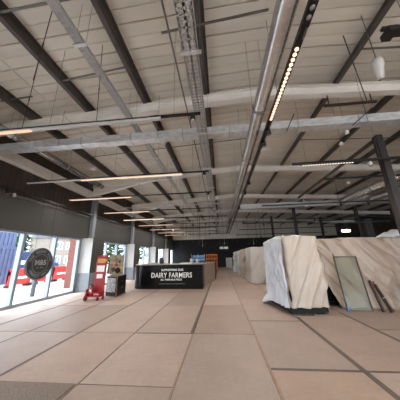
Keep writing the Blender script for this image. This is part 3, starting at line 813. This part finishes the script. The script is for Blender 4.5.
def text(s, size, name, m, parent, mtx, sx=1., ext=.004, bold=0., align='CENTER', spacing=1.):
    cu = bpy.data.curves.new('txt', 'FONT'); cu.body = s; cu.size = size; cu.align_x = align; cu.align_y = 'CENTER'; cu.extrude = ext; cu.offset = bold; cu.space_character = spacing
    ob = bpy.data.objects.new('txt', cu); COL.objects.link(ob)
    dg = bpy.context.evaluated_depsgraph_get(); me = bpy.data.meshes.new_from_object(ob.evaluated_get(dg))
    bpy.data.objects.remove(ob)
    off = V((0, 0, 0)); p = parent
    while p is not None: off += p.location; p = p.parent
    me.transform(Matrix.Translation(-off) @ mtx @ Matrix.Diagonal((sx, 1, 1, 1)))
    me.materials.clear(); me.materials.append(m)
    o = bpy.data.objects.new(name, me); COL.objects.link(o); o.parent = parent
    return o
FR = Matrix.Translation((-1.75, 10.30, 0))
def front(x, z):
    yy = 10.30+.12*(-.92-x)/3.0
    return Matrix.Translation((x, yy-.008, z)) @ Matrix.Rotation(math.atan2(-.12, 3.0), 4, 'Z') @ Matrix.Rotation(PI/2, 4, 'X')
text('DAIRY FARMERS', .33, 'main_lettering', M['letter'], t, front(-2.50, .63), .84, bold=.004, spacing=1.05)
text('SUPPORTING OUR', .135, 'upper_lettering', M['letter'], t, front(-2.45, .88), .92, bold=.004, spacing=1.1)
text('ALL THEIR MILK PRICES', .115, 'lower_lettering', M['letter'], t, front(-2.5, .43), .86, bold=.003, spacing=1.05)
m = MB(); m.bar((-3.1, 10.379, .24), (-1.8, 10.327, .24), .008, .010); m.build('underline', M['letter2'], t)
# objects on the counter
t = thing('flat_tray', 'pale flat tray lying on the black counter near its right end', 'tray', (-1.7, 10.6, 1.17))
m = MB(); m.bx(-2.1, -1.5, 10.45, 10.8, 1.17, 1.185); m.build('tray_floor', M['paper'], t)
m = MB(); m.bx(-2.1, -1.5, 10.44, 10.46, 1.17, 1.205); m.bx(-2.1, -1.5, 10.79, 10.81, 1.17, 1.205); m.build('tray_rim', M['paper'], t)
t = thing('storage_jar', 'dark vase shaped jar on the black counter near its middle', 'jar', (-3.2, 11.0, 1.17))
m = MB(); m.lathe((-3.2, 11.0, 1.17), [(.09, 0), (.12, .08), (.12, .2), (.06, .28)], 16); m.build('jar_body', M['signdark'], t, True)
m = MB(); m.lathe((-3.2, 11.0, 1.45), [(.065, 0), (.07, .05), (.02, .06)], 14); m.build('jar_lid', M['signdark'], t, True)
# second counter with brown-grey end, behind
t = thing('service_counter', 'brown grey service counter behind the black one, end panel facing the aisle', 'counter', (-1.6, 13.2, 0))
m = MB(); m.raw([(-.93, 11.5, 0), (-.45, 14.2, 0), (-2.6, 14.2, 0), (-2.6, 11.5, 0), (-.93, 11.5, 1.09), (-.45, 14.2, 1.09), (-2.6, 14.2, 1.09), (-2.6, 11.5, 1.09)],
                [(0, 1, 5, 4), (1, 2, 6, 5), (2, 3, 7, 6), (3, 0, 4, 7), (4, 5, 6, 7)]); m.build('counter_body', M['greyctr'], t)
m = MB(); m.raw([(-.95, 11.45, 1.09), (-.42, 14.25, 1.09), (-2.65, 14.25, 1.09), (-2.65, 11.45, 1.09), (-.95, 11.45, 1.13), (-.42, 14.25, 1.13), (-2.65, 14.25, 1.13), (-2.65, 11.45, 1.13)],
                [(3, 2, 1, 0), (0, 1, 5, 4), (1, 2, 6, 5), (2, 3, 7, 6), (3, 0, 4, 7), (4, 5, 6, 7)]); m.build('worktop', M['countertop'], t)
for (x, y, lab) in ((-1.75, 12.2, 'white jug on the brown grey counter, left one of two'), (-1.45, 12.6, 'white jug on the brown grey counter, right one of two')):
    t = thing('white_jug', lab, 'jug', (x, y, 1.13))
    m = MB(); m.lathe((x, y, 1.13), [(.07, 0), (.09, .06), (.07, .2), (.08, .25)], 14); m.build('jug_body', M['dome'], t, True)
    m = MB(); m.tube([(x+.07, y, 1.33), (x+.13, y, 1.31), (x+.13, y, 1.22), (x+.08, y, 1.19)], .012, 6); m.build('jug_handle', M['dome'], t, True)
t = thing('low_cabinet', 'black low cabinet at the aisle end beyond the brown grey counter', 'cabinet', (-.8, 16, 0))
m = MB(); m.bx(-1.6, -.42, 14.7, 18.2, 0, 1.05); m.build('cabinet_body', M['counter'], t, bevel=.01)
m = MB(); m.bx(-1.62, -.40, 14.68, 18.22, 1.05, 1.08); m.build('cabinet_top', M['black'], t)
# orange shelving and chilled display
t = thing('orange_shelf', 'bright orange shelving unit with dark goods before the back wall', 'shelf', (-.8, 18.9, 0))
m = MB(); m.bx(-1.35, -.35, 19.2, 19.25, 0, 1.68); m.build('back_board', M['orange'], t)
for x in (-1.35, -.38): 
    m = MB(); m.bx(x, x+.04, 18.7, 19.2, 0, 1.68); m.build('side_board', M['orange'], t)
for z in (.5, .95, 1.3, 1.64):
    m = MB(); m.bx(-1.33, -.37, 18.7, 19.2, z, z+.04); m.build('shelf_board', M['orange'], t)
random.seed(4)
for i in range(9):
    x = -1.22+.25*(i % 4); z = (.992, 1.342, .542)[i//4]
    m = MB(); m.lathe((x, 18.9, z), [(.07, 0), (.08, .1), (.05, .2)], 10)
    tag(m.build('dark_jar', M['brown'], loc=(x, 18.9, z)), 'dark brown jar on the orange shelves', 'jar', 'jars on the orange shelves')
t = thing('chilled_display', 'blue glowing display case left of the orange shelves', 'display case', (-2.1, 18.9, 0))
m = MB(); m.bx(-2.7, -1.5, 18.8, 19.4, 0, 1.05); m.bx(-2.7, -1.5, 19.34, 19.4, 1.05, 1.75); m.bx(-2.7, -1.5, 18.8, 19.4, 1.72, 1.78); m.build('case_body', M['cabinet'], t)
for z in (1.12, 1.42): m = MB(); m.bx(-2.65, -1.55, 19.32, 19.34, z, z+.2); m.build('screen', M['bluescreen'], t)
for x in (-2.7, -2.1, -1.52): m = MB(); m.bx(x, x+.03, 18.8, 18.83, 1.05, 1.75); m.build('mullion', M['galv_tray'], t)
m = MB(); m.bx(-2.66, -1.54, 18.81, 19.34, 1.38, 1.40); m.build('shelf_board', M['galv_tray'], t)
t = thing('partition_screen', 'plain white partition screen standing upright at the end of the aisle', 'panel', (1, 27, 0))
m = MB(); m.bx(.6, 1.4, 26.95, 27.0, 0.03, 1.27); m.build('screen_board', M['whitepanel'], t)
m = MB(); m.bx(.55, .65, 26.8, 27.15, 0, .03); m.bx(1.35, 1.45, 26.8, 27.15, 0, .03); m.build('screen_foot', M['galv_tray'], t)

# ------------------------------------------------------------------ red fire-point trolley
TX, TY = -4.83, 7.95
t = thing('fire_trolley', 'red wheeled fire point stand with notices near the first pier', 'trolley', (TX, TY, 0))
m = MB()
m.bar((TX-.22, TY+.05, .1), (TX-.19, TY+.15, 1.6), .04, .04); m.bar((TX+.22, TY+.05, .1), (TX+.2, TY+.15, 1.6), .04, .04)
m.build('upright_frame', M['red'], t)
m = MB(); a = math.radians(4)
m.box((TX+.03, TY+.09, .90), (.42, .02, 1.40), mtx=Matrix.Rotation(-a, 3, 'X')); m.build('notice_board', M['red'], t, bevel=.005)
for (z, h, w_, mm, nm) in ((1.42, .17, .32, 'yellow', 'yellow_notice'), (1.12, .24, .32, 'paper', 'white_notice'), (.84, .16, .24, 'paper', 'white_notice')):
    m = MB(); m.box((TX+.01, TY+.06+(z-1.06)*.07, z), (w_, .008, h), mtx=Matrix.Rotation(-a, 3, 'X'))
    o = m.build(nm, M[mm], t); o['label'] = nm.replace('_', ' ')
m = MB(); m.bx(TX-.30, TX+.24, TY-.26, TY+.1, .13, .16); m.bx(TX-.30, TX-.28, TY-.26, TY+.1, .16, .40); m.bx(TX+.22, TX+.24, TY-.26, TY+.1, .16, .30); m.bx(TX-.30, TX+.24, TY-.26, TY-.245, .26, .30); m.build('base_tray', M['red'], t)
m = MB(); m.tube([(TX-.19, TY+.15, 1.58), (TX-.19, TY+.24, 1.62), (TX+.2, TY+.24, 1.62), (TX+.2, TY+.15, 1.58)], .016, 8); m.build('push_handle', M['red'], t, True)
m = MB(); m.tube([(TX+.24, TY+.06, 1.42), (TX+.24, TY-.02, 1.42)], .05, 14); m.build('alarm_bell', M['yellow'], t, True)
for (x, y, r) in ((TX-.30, TY-.22, .10), (TX+.16, TY-.2, .07), (TX+.24, TY+.05, .07)):
    m = MB(); m.tube([(x-.025, y, r), (x+.025, y, r)], r, 20); w_ = m.build('wheel', M['red'], t, True)
    m = MB(); m.tube([(x-.03, y, r), (x+.03, y, r)], r*.45, 14); m.build('wheel_hub', M['rubber'], w_, True)
for (x, lab) in ((TX-.17, 'red fire extinguisher standing on the base of the red trolley'),):
    e = thing('fire_extinguisher', lab, 'fire extinguisher', (x, TY-.1, .165))
    m = MB(); m.lathe((x, TY-.1, .165), [(.075, 0), (.08, .02), (.08, .26), (.06, .32), (.03, .35)], 18); m.build('cylinder', M['extred'], e, True)
    m = MB(); m.lathe((x, TY-.1, .51), [(.025, 0), (.025, .05)], 10); m.bx(x-.02, x+.02, TY-.2, TY-.08, .55, .57); m.build('valve', M['rubber'], e)
    m = MB(); m.tube([(x+.03, TY-.1, .54), (x+.09, TY-.14, .5), (x+.09, TY-.14, .3)], .012, 6); m.build('hose', M['rubber'], e, True)
    m = MB(); m.bx(x-.045, x+.045, TY-.185, TY-.178, .26, .38); m.build('label_patch', M['paper'], e)

# black display plinth with food picture board
t = thing('display_plinth', 'black display plinth with printed grey front and pale wooden edges', 'plinth', (-4.6, 9.0, 0))
c0, c1, c2, c3 = V((-4.86, 8.60, 0)), V((-4.25, 8.34, 0)), V((-4.42, 9.55, 0)), V((-5.02, 9.75, 0))
H = .80
def prism(m, z0, z1, sh=0.):
    cs = [c0, c1, c2, c3]; ce = sum(cs, V((0, 0, 0)))/4
    q = [p+(ce-p).normalized()*sh for p in cs]
    vs = [p+V((0, 0, z)) for z in (z0, z1) for p in q]
    m.raw(vs, [(3, 2, 1, 0), (4, 5, 6, 7), (0, 1, 5, 4), (1, 2, 6, 5), (2, 3, 7, 6), (3, 0, 4, 7)])
m = MB(); prism(m, .03, H-.03, .02); m.build('plinth_body', M['cabinet'], t)
m = MB(); prism(m, H-.03, H, 0); m.build('plinth_top', M['wood'], t)
m = MB(); m.bar(c1+V((0, 0, .02)), c1+V((0, 0, H-.03)), .03, .03); m.bar(c0+V((.02, 0, .015)), c1+V((0, 0, .015)), .03, .03); m.bar(c1+V((0, 0, .015)), c2+V((0, 0, .015)), .03, .03); m.build('edge_trim', M['wood'], t)
d = (c1-c0).normalized(); nn = V((d.y, -d.x, 0))
m = MB(); p = c0.lerp(c1, .06)+nn*.006-V((0, 0, 0)); q = c0.lerp(c1, .9)+nn*.006
m.quad(p+V((0, 0, .18)), q+V((0, 0, .18)), q+V((0, 0, .72)), p+V((0, 0, .72))); m.build('printed_front', M['print_front'], t)
d2 = (c2-c1).normalized(); n2 = V((d2.y, -d2.x, 0))
for zz in (.3, .55):
    p = c1.lerp(c2, .45)+n2*.0+V((0, 0, zz)); m = MB(); m.bar(p, p+d2*.3, .02, .025); m.build('handle', M['rod'], t)
t = thing('picture_board', 'tall food picture board standing on the black display plinth', 'picture', (-4.75, 9.15, H))
A, Bq = V((-5.0, 9.0, H)), V((-4.45, 9.2, H))
m = MB(); m.bar(A+V((0, 0, .43)), Bq+V((0, 0, .43)), .02, .84); m.build('board', M['print'], t)
dd = (Bq-A).normalized(); nf = V((dd.y, -dd.x, 0))
random.seed(3)
for i, (fx, fz, r, mm) in enumerate(((.3, .22, .10, 'brown'), (.62, .18, .12, 'cabinet'), (.5, .42, .07, 'redtape'), (.3, .5, .06, 'yellow'), (.7, .55, .06, 'leaf'), (.45, .66, .05, 'red'), (.85, .3, .07, 'yellow'))):
    p = A.lerp(Bq, fx)+nf*.012+V((0, 0, fz)); m = MB(); m.tube([p, p+nf*.004], r, 14); m.build('printed_shape', M[mm], t)

# ------------------------------------------------------------------ round hanging sign in the window
SX, SYc, SZ, SR = -6.6, 7.03, 1.38, .56
t = thing('round_sign', 'round charcoal M&S sign hanging in front of the left window', 'sign', (SX, SYc, SZ))
m = MB(); m.tube([(SX-.03, SYc, SZ), (SX+.03, SYc, SZ)], SR, 48); m.build('disc', M['signdark'], t, bevel=.006)
def ring(r0, r1, x, nm, mm):
    m = MB(); N = 64; vs = []
    for i in range(N):
        a = 2*PI*i/N
        vs += [(x, SYc+math.cos(a)*r0, SZ+math.sin(a)*r0), (x, SYc+math.cos(a)*r1, SZ+math.sin(a)*r1)]
    m.raw(vs, [(2*i, 2*i+1, (2*i+3) % (2*N), (2*i+2) % (2*N)) for i in range(N)])
    o = m.build(nm, mm, t); s_ = o.modifiers.new('t', 'SOLIDIFY'); s_.thickness = .004
ring(.315, .335, SX+.034, 'inner_ring', M['signwhite']); ring(.525, .545, SX+.034, 'outer_ring', M['signwhite'])
BASE = Matrix(((0, 0, 1, 0), (1, 0, 0, 0), (0, 1, 0, 0), (0, 0, 0, 1)))   # text x -> world y, text y -> world z, faces +x
def onface(y, z, rot=0.): return Matrix.Translation((SX+.034, SYc+y, SZ+z)) @ BASE @ Matrix.Rotation(rot, 4, 'Z')
text('M&S', .26, 'centre_lettering', M['letter2'], t, onface(0, .03), 1.0, bold=.006)
text('EST. 1884', .075, 'small_lettering', M['signwhite'], t, onface(0, -.14), 1.)
def arc(s, r, a0, a1, flip, nm):
    n_ = len(s)
    for i, ch in enumerate(s):
        if ch == ' ': continue
        a = a0+(a1-a0)*i/(n_-1)
        rot = a-PI/2 if not flip else a+PI/2
        text(ch, .135, nm, M['signwhite'], t, onface(math.cos(a)*r, math.sin(a)*r, rot), 1., bold=.004)
arc('THE GREAT FOOD', .43, math.radians(165), math.radians(15), False, 'ring_letter')
arc('MARKET HALL', .43, math.radians(215), math.radians(325), True, 'ring_letter')
for s_ in (-.3, .3):
    m = MB(); m.tube([(SX, SYc+s_, SZ+SR*.84), (SX, SYc+s_, 3.74), (-6.75, SYc+s_, 3.76)], .005, 6); m.build('hanging_wire', M['darkrod'], t)

# ------------------------------------------------------------------ outdoors
m = MB(); m.bx(-70, XL-.02, -40, 80, -.25, -.06); struct(m.build('ground', M['ground']))
m = MB(); m.bx(-40, 40, -40, Y0-.2, -.25, -.06); struct(m.build('ground', M['ground']))
def container(label, x, y, z, L=6., W=2.4, H=2.5):
    t = thing('site_container', label, 'container', (x, y, z))
    m = MB(); m.bx(x-W/2, x+W/2, y-L/2, y+L/2, z, z+H)
    yy = y-L/2+.1
    while yy < y+L/2-.15: m.bx(x+W/2, x+W/2+.04, yy, yy+.14, z+.12, z+H-.12); yy += .28
    m.build('container_body', M['contblue'], t)
    m = MB(); m.bx(x-W/2-.02, x+W/2+.05, y-L/2-.02, y+L/2+.02, z, z+.12); m.bx(x-W/2-.02, x+W/2+.05, y-L/2-.02, y+L/2+.02, z+H-.12, z+H); m.build('container_rail', M['contblue'], t)
    m = MB(); m.bx(x+W/2+.04, x+W/2+.06, y-.6, y+.6, z+1.1, z+1.9); m.build('container_window', M['win'], t)
container('lower blue site container beyond the leftmost window', -16.2, 10.9, -.06)
container('upper blue site container stacked on the lower one beyond the leftmost window', -16.3, 10.7, 2.45)
t = thing('delivery_van', 'dark blue van parked beyond the red barriers behind the round sign', 'van', (-17.5, 17.8, -.06))
m = MB()
pr = [(15.6, .35), (20.0, .35), (20.0, 1.2), (19.2, 1.35), (18.6, 2.2), (15.6, 2.25)]
m.raw([(x, y, z) for x in (-18.4, -16.6) for y, z in pr], [tuple(range(5, -1, -1)), tuple(range(6, 12))]+[(i, (i+1) % 6, 6+(i+1) % 6, 6+i) for i in range(6)]); m.build('van_body', M['vanblue'], t, bevel=.06)
for y in (16.4, 19.2):
    for x in (-18.35, -16.65): m = MB(); m.tube([(x-.1, y, .3), (x+.1, y, .3)], .36, 18); m.build('wheel', M['rubber'], t, True)
m = MB(); m.quad((-16.59, 18.3, 1.35), (-16.59, 19.1, 1.35), (-16.59, 18.6, 2.05), (-16.59, 18.3, 2.05)); m.build('side_window', M['win'], t)
m = MB(); m.quad((-16.59, 15.8, 1.2), (-16.59, 17.6, 1.2), (-16.59, 17.6, 1.5), (-16.59, 15.8, 1.5)); m.build('white_stripe', M['barrierwhite'], t)
by = 8.6; i = 0
names = ['leftmost', 'second', 'third', 'fourth', 'fifth', 'sixth', 'seventh', 'eighth']
while i < 6:
    x = -12.6+.05*i; y0 = 11.4+1.62*i
    t = thing('road_barrier', ('leftmost' if i == 0 else names[i]+' from the left')+' of the red plastic barriers outside the windows', 'barrier', (x, y0+.75, -.06), 'red plastic barriers outside')
    m = MB(); m.bx(x-.08, x+.08, y0, y0+1.5, .9, 1.02); m.bx(x-.06, x+.06, y0, y0+1.5, .35, .62); m.bx(x-.05, x+.05, y0, y0+.09, .1, 1.0); m.bx(x-.05, x+.05, y0+1.41, y0+1.5, .1, 1.0); m.bx(x-.05, x+.05, y0+.5, y0+.58, .3, 1.0); m.bx(x-.05, x+.05, y0+.95, y0+1.03, .3, 1.0); m.bx(x-.05, x+.05, y0, y0+1.5, .66, .86); m.bx(x-.03, x+.03, y0, y0+1.5, .08, 1.0)
    m.build('barrier_panel', M['barrier'], t)
    m = MB(); m.bx(x-.25, x+.25, y0+.1, y0+.25, -.06, .1); m.bx(x-.25, x+.25, y0+1.25, y0+1.4, -.06, .1); m.build('barrier_foot', M['rubber'], t)
    m = MB(); m.bx(x+.061, x+.068, y0+.3, y0+1.2, .42, .55); m.build('reflective_band', M['barrierwhite'], t)
    i += 1
m = MB(); m.tube([(-8.5, 8.97, -.06), (-8.5, 8.97, .66), (-8.5, 8.97, .72)], .09, 14, True, [.09, .09, .05])
tag(m.build('bollard', M['bollard'], True and None, True, loc=(-8.5, 8.97, -.06)), 'grey bollard outside the window below the round sign', 'bollard')
c = MB(); c.bx(-8.9, -8.4, 11.3, 12.0, -.06, 3.2)
tag(c.build('brick_pier', M['brick'], loc=(-8.6, 11.6, -.06)), 'red brick pier outside at the right end of the leftmost window', 'pier')
c = MB(); c.bx(-9.4, -8.9, 20.0, 20.9, -.06, 3.2)
tag(c.build('brick_pier', M['brick'], loc=(-9.1, 20.4, -.06)), 'red brick pier outside behind the picture board', 'pier')
def house(label, x, y, L, Hh, ry=0.):
    t = thing('brick_house', label, 'building', (x, y, -.06))
    m = MB(); m.bx(x-4, x, y, y+L, -.06, Hh); m.build('house_wall', M['house'], t)
    m = MB(); m.raw([(x+.3, y-.2, Hh), (x+.3, y+L+.2, Hh), (x-2, y+L+.2, Hh+1.5), (x-2, y-.2, Hh+1.5), (x-4.3, y+L+.2, Hh), (x-4.3, y-.2, Hh)], [(0, 1, 2, 3), (3, 2, 4, 5), (0, 3, 5), (1, 4, 2)]); m.build('roof', M['houseroof'], t)
    for zz in (.9, 3.2):
        if zz+1.2 > Hh: continue
        yy = y+.8
        while yy < y+L-1.2:
            m = MB(); m.bx(x, x+.04, yy, yy+1.3, zz, zz+1.2); w_ = m.build('window', M['barrierwhite'], t)
            m = MB(); m.bx(x+.04, x+.05, yy+.1, yy+.6, zz+.1, zz+1.1); m.bx(x+.04, x+.05, yy+.7, yy+1.2, zz+.1, zz+1.1); m.build('pane', M['win'], w_)
            yy += 2.2
house('two storey house with white windows beyond the barriers, right of the round sign', -27, 30.5, 14, 5.0)
house('pale house across the road behind the round sign', -34, 24, 9, 4.2)
t = thing('parked_car', 'silver car parked outside beyond the barriers, right of the round sign', 'car', (-16, 24, -.06))
pr = [(21.2, .3), (25.2, .3), (25.2, .85), (24.5, 1.0), (23.8, 1.45), (22.2, 1.45), (21.4, 1.0), (21.2, .9)]
m = MB(); nq = len(pr); m.raw([(x, y, z) for x in (-16.9, -15.2) for y, z in pr], [tuple(range(nq-1, -1, -1)), tuple(range(nq, 2*nq))]+[(i, (i+1) % nq, nq+(i+1) % nq, nq+i) for i in range(nq)]); m.build('car_body', M['car'], t, bevel=.06)
m = MB(); m.quad((-15.19, 21.8, 1.0), (-15.19, 24.2, 1.0), (-15.19, 23.7, 1.38), (-15.19, 22.3, 1.38)); m.build('side_window', M['win'], t)
for y in (22, 24.4):
    for x in (-16.8, -15.3): m = MB(); m.tube([(x-.1, y, .26), (x+.1, y, .26)], .32, 16); m.build('wheel', M['rubber'], t, True)
def tree(label, x, y, h, r, seed, name='leafy_tree', slim=1.):
    random.seed(seed)
    t = thing(name, label, 'tree', (x, y, -.06))
    m = MB(); m.tube([(x, y, -.06), (x+.1, y, h*.4), (x, y, h*.8)], .12, 8, True, [.16, .11, .04])
    m.build('trunk', M['bark'], t, True)
    m = MB()
    for i in range(900):
        th = random.uniform(0, 2*PI); k = random.random()**.5; zz = random.uniform(.22, 1.)
        rr = r*k*math.sin(PI*min(1, (zz*.95)))**.6*(1+.3*math.sin(th*3+zz*9))
        p = V((x+math.cos(th)*rr, y+math.sin(th)*rr, zz*h))
        R = Matrix.Rotation(random.uniform(0, 6), 3, 'Z')@Matrix.Rotation(random.uniform(-1.2, 1.2), 3, 'X')
        s_ = random.uniform(.12, .26)
        m.quad(p+R@V((-s_, -s_*.5, 0)), p+R@V((s_, -s_*.5, 0)), p+R@V((s_, s_*.5, 0)), p+R@V((-s_, s_*.5, 0)))
    m.build('foliage', M['leaf'], t)
tree('slim green tree outside beyond the containers in the leftmost window', -21.5, 20.1, 5.6, .9, 1)
tree('leafy tree outside behind the second window', -12.5, 22.3, 4.2, 1.7, 2)
tree('leafy tree outside beyond the far windows', -14, 34, 4.5, 2.2, 5)

# ------------------------------------------------------------------ light
w = bpy.data.worlds.new('sky'); SC.world = w; w.use_nodes = True
nt = w.node_tree; bg = nt.nodes['Background']
sky = nt.nodes.new('ShaderNodeTexSky'); sky.sky_type = 'HOSEK_WILKIE'; sky.turbidity = 6; sky.ground_albedo = .5
sky.sun_direction = (.3, -.5, .8)
mxc = nt.nodes.new('ShaderNodeMix'); mxc.data_type = 'RGBA'; mxc.inputs[0].default_value = .72
nt.links.new(sky.outputs[0], mxc.inputs[6]); mxc.inputs[7].default_value = (.87, .94, 1.0, 1)
nt.links.new(mxc.outputs[2], bg.inputs['Color'])
bg.inputs['Strength'].default_value = 7.0

def lamp(x, y, z, power, rgb=(1, .90, .78), size=165, d=(0, 0, -1), blend=.6, r=.06):
    L = bpy.data.lights.new('lamp', 'SPOT'); L.energy = power*.5; L.color = rgb; L.spot_size = math.radians(size); L.spot_blend = blend; L.shadow_soft_size = r
    o = bpy.data.objects.new('spot_beam', L); COL.objects.link(o); o.location = (x, y, z)
    o.rotation_euler = V(d).to_track_quat('-Z', 'Y').to_euler(); return o
S = bpy.data.lights.new('sun', 'SUN'); S.energy = 7; S.angle = .01; S.color = (1, .97, .92)
so = bpy.data.objects.new('sun', S); COL.objects.link(so); so.rotation_euler = V((.30, .12, -1)).to_track_quat('-Z', 'Y').to_euler()
# warm beams along the tracks, the headless far pair added to lift brightness
lamp(1.2, 3.0, 4.22, 140); lamp(3.2, 5.6, 3.94, 160); lamp(4.55, 10.68, 3.8, 200); lamp(1.2, 8.7, 4.1, 300)
lamp(6.3, 10.68, 3.8, 120); lamp(2.4, 2.0, 4.0, 140, d=(.1, .5, -1)); lamp(3.6, 16.7, 3.85, 200); lamp(1.2, 14, 4.2, 240); lamp(1.2, 20, 4.2, 160)

# the lit stretches of the linear lights
for a in LL:
    L = bpy.data.lights.new('tube', 'AREA'); L.shape = 'RECTANGLE'; L.size = a[3][1]-a[3][0]; L.size_y = .05; L.energy = 26; L.color = (1, .94, .86)
    o = bpy.data.objects.new('tube_light', L); COL.objects.link(o); o.location = ((a[3][0]+a[3][1])/2, a[0], 3.965)

# ------------------------------------------------------------------ camera
cam = bpy.data.cameras.new('camera'); co = bpy.data.objects.new('camera', cam); COL.objects.link(co)
cam.sensor_fit = 'HORIZONTAL'; cam.sensor_width = 36; cam.lens = 18; cam.clip_start = .05; cam.clip_end = 300
def pix(u, v): return V((u-200., 200.-v, -200.))
Yc = pix(221, 256).normalized(); Uc = pix(180, -580); Uc = (Uc-Uc.dot(Yc)*Yc).normalized(); Xc = Yc.cross(Uc)
R3 = Matrix((Xc, Yc, Uc))
co.matrix_world = Matrix.Translation((0, 0, 1.5)) @ R3.to_4x4()
SC.camera = co
vs = SC.view_settings
vs.view_transform = 'Standard'; vs.look = 'None'; vs.gamma = 1; vs.use_curve_mapping = False; vs.exposure = 0.68
SC.cycles.use_denoising = True
SC.cycles.max_bounces = 8; SC.cycles.diffuse_bounces = 5; SC.cycles.transparent_max_bounces = 16
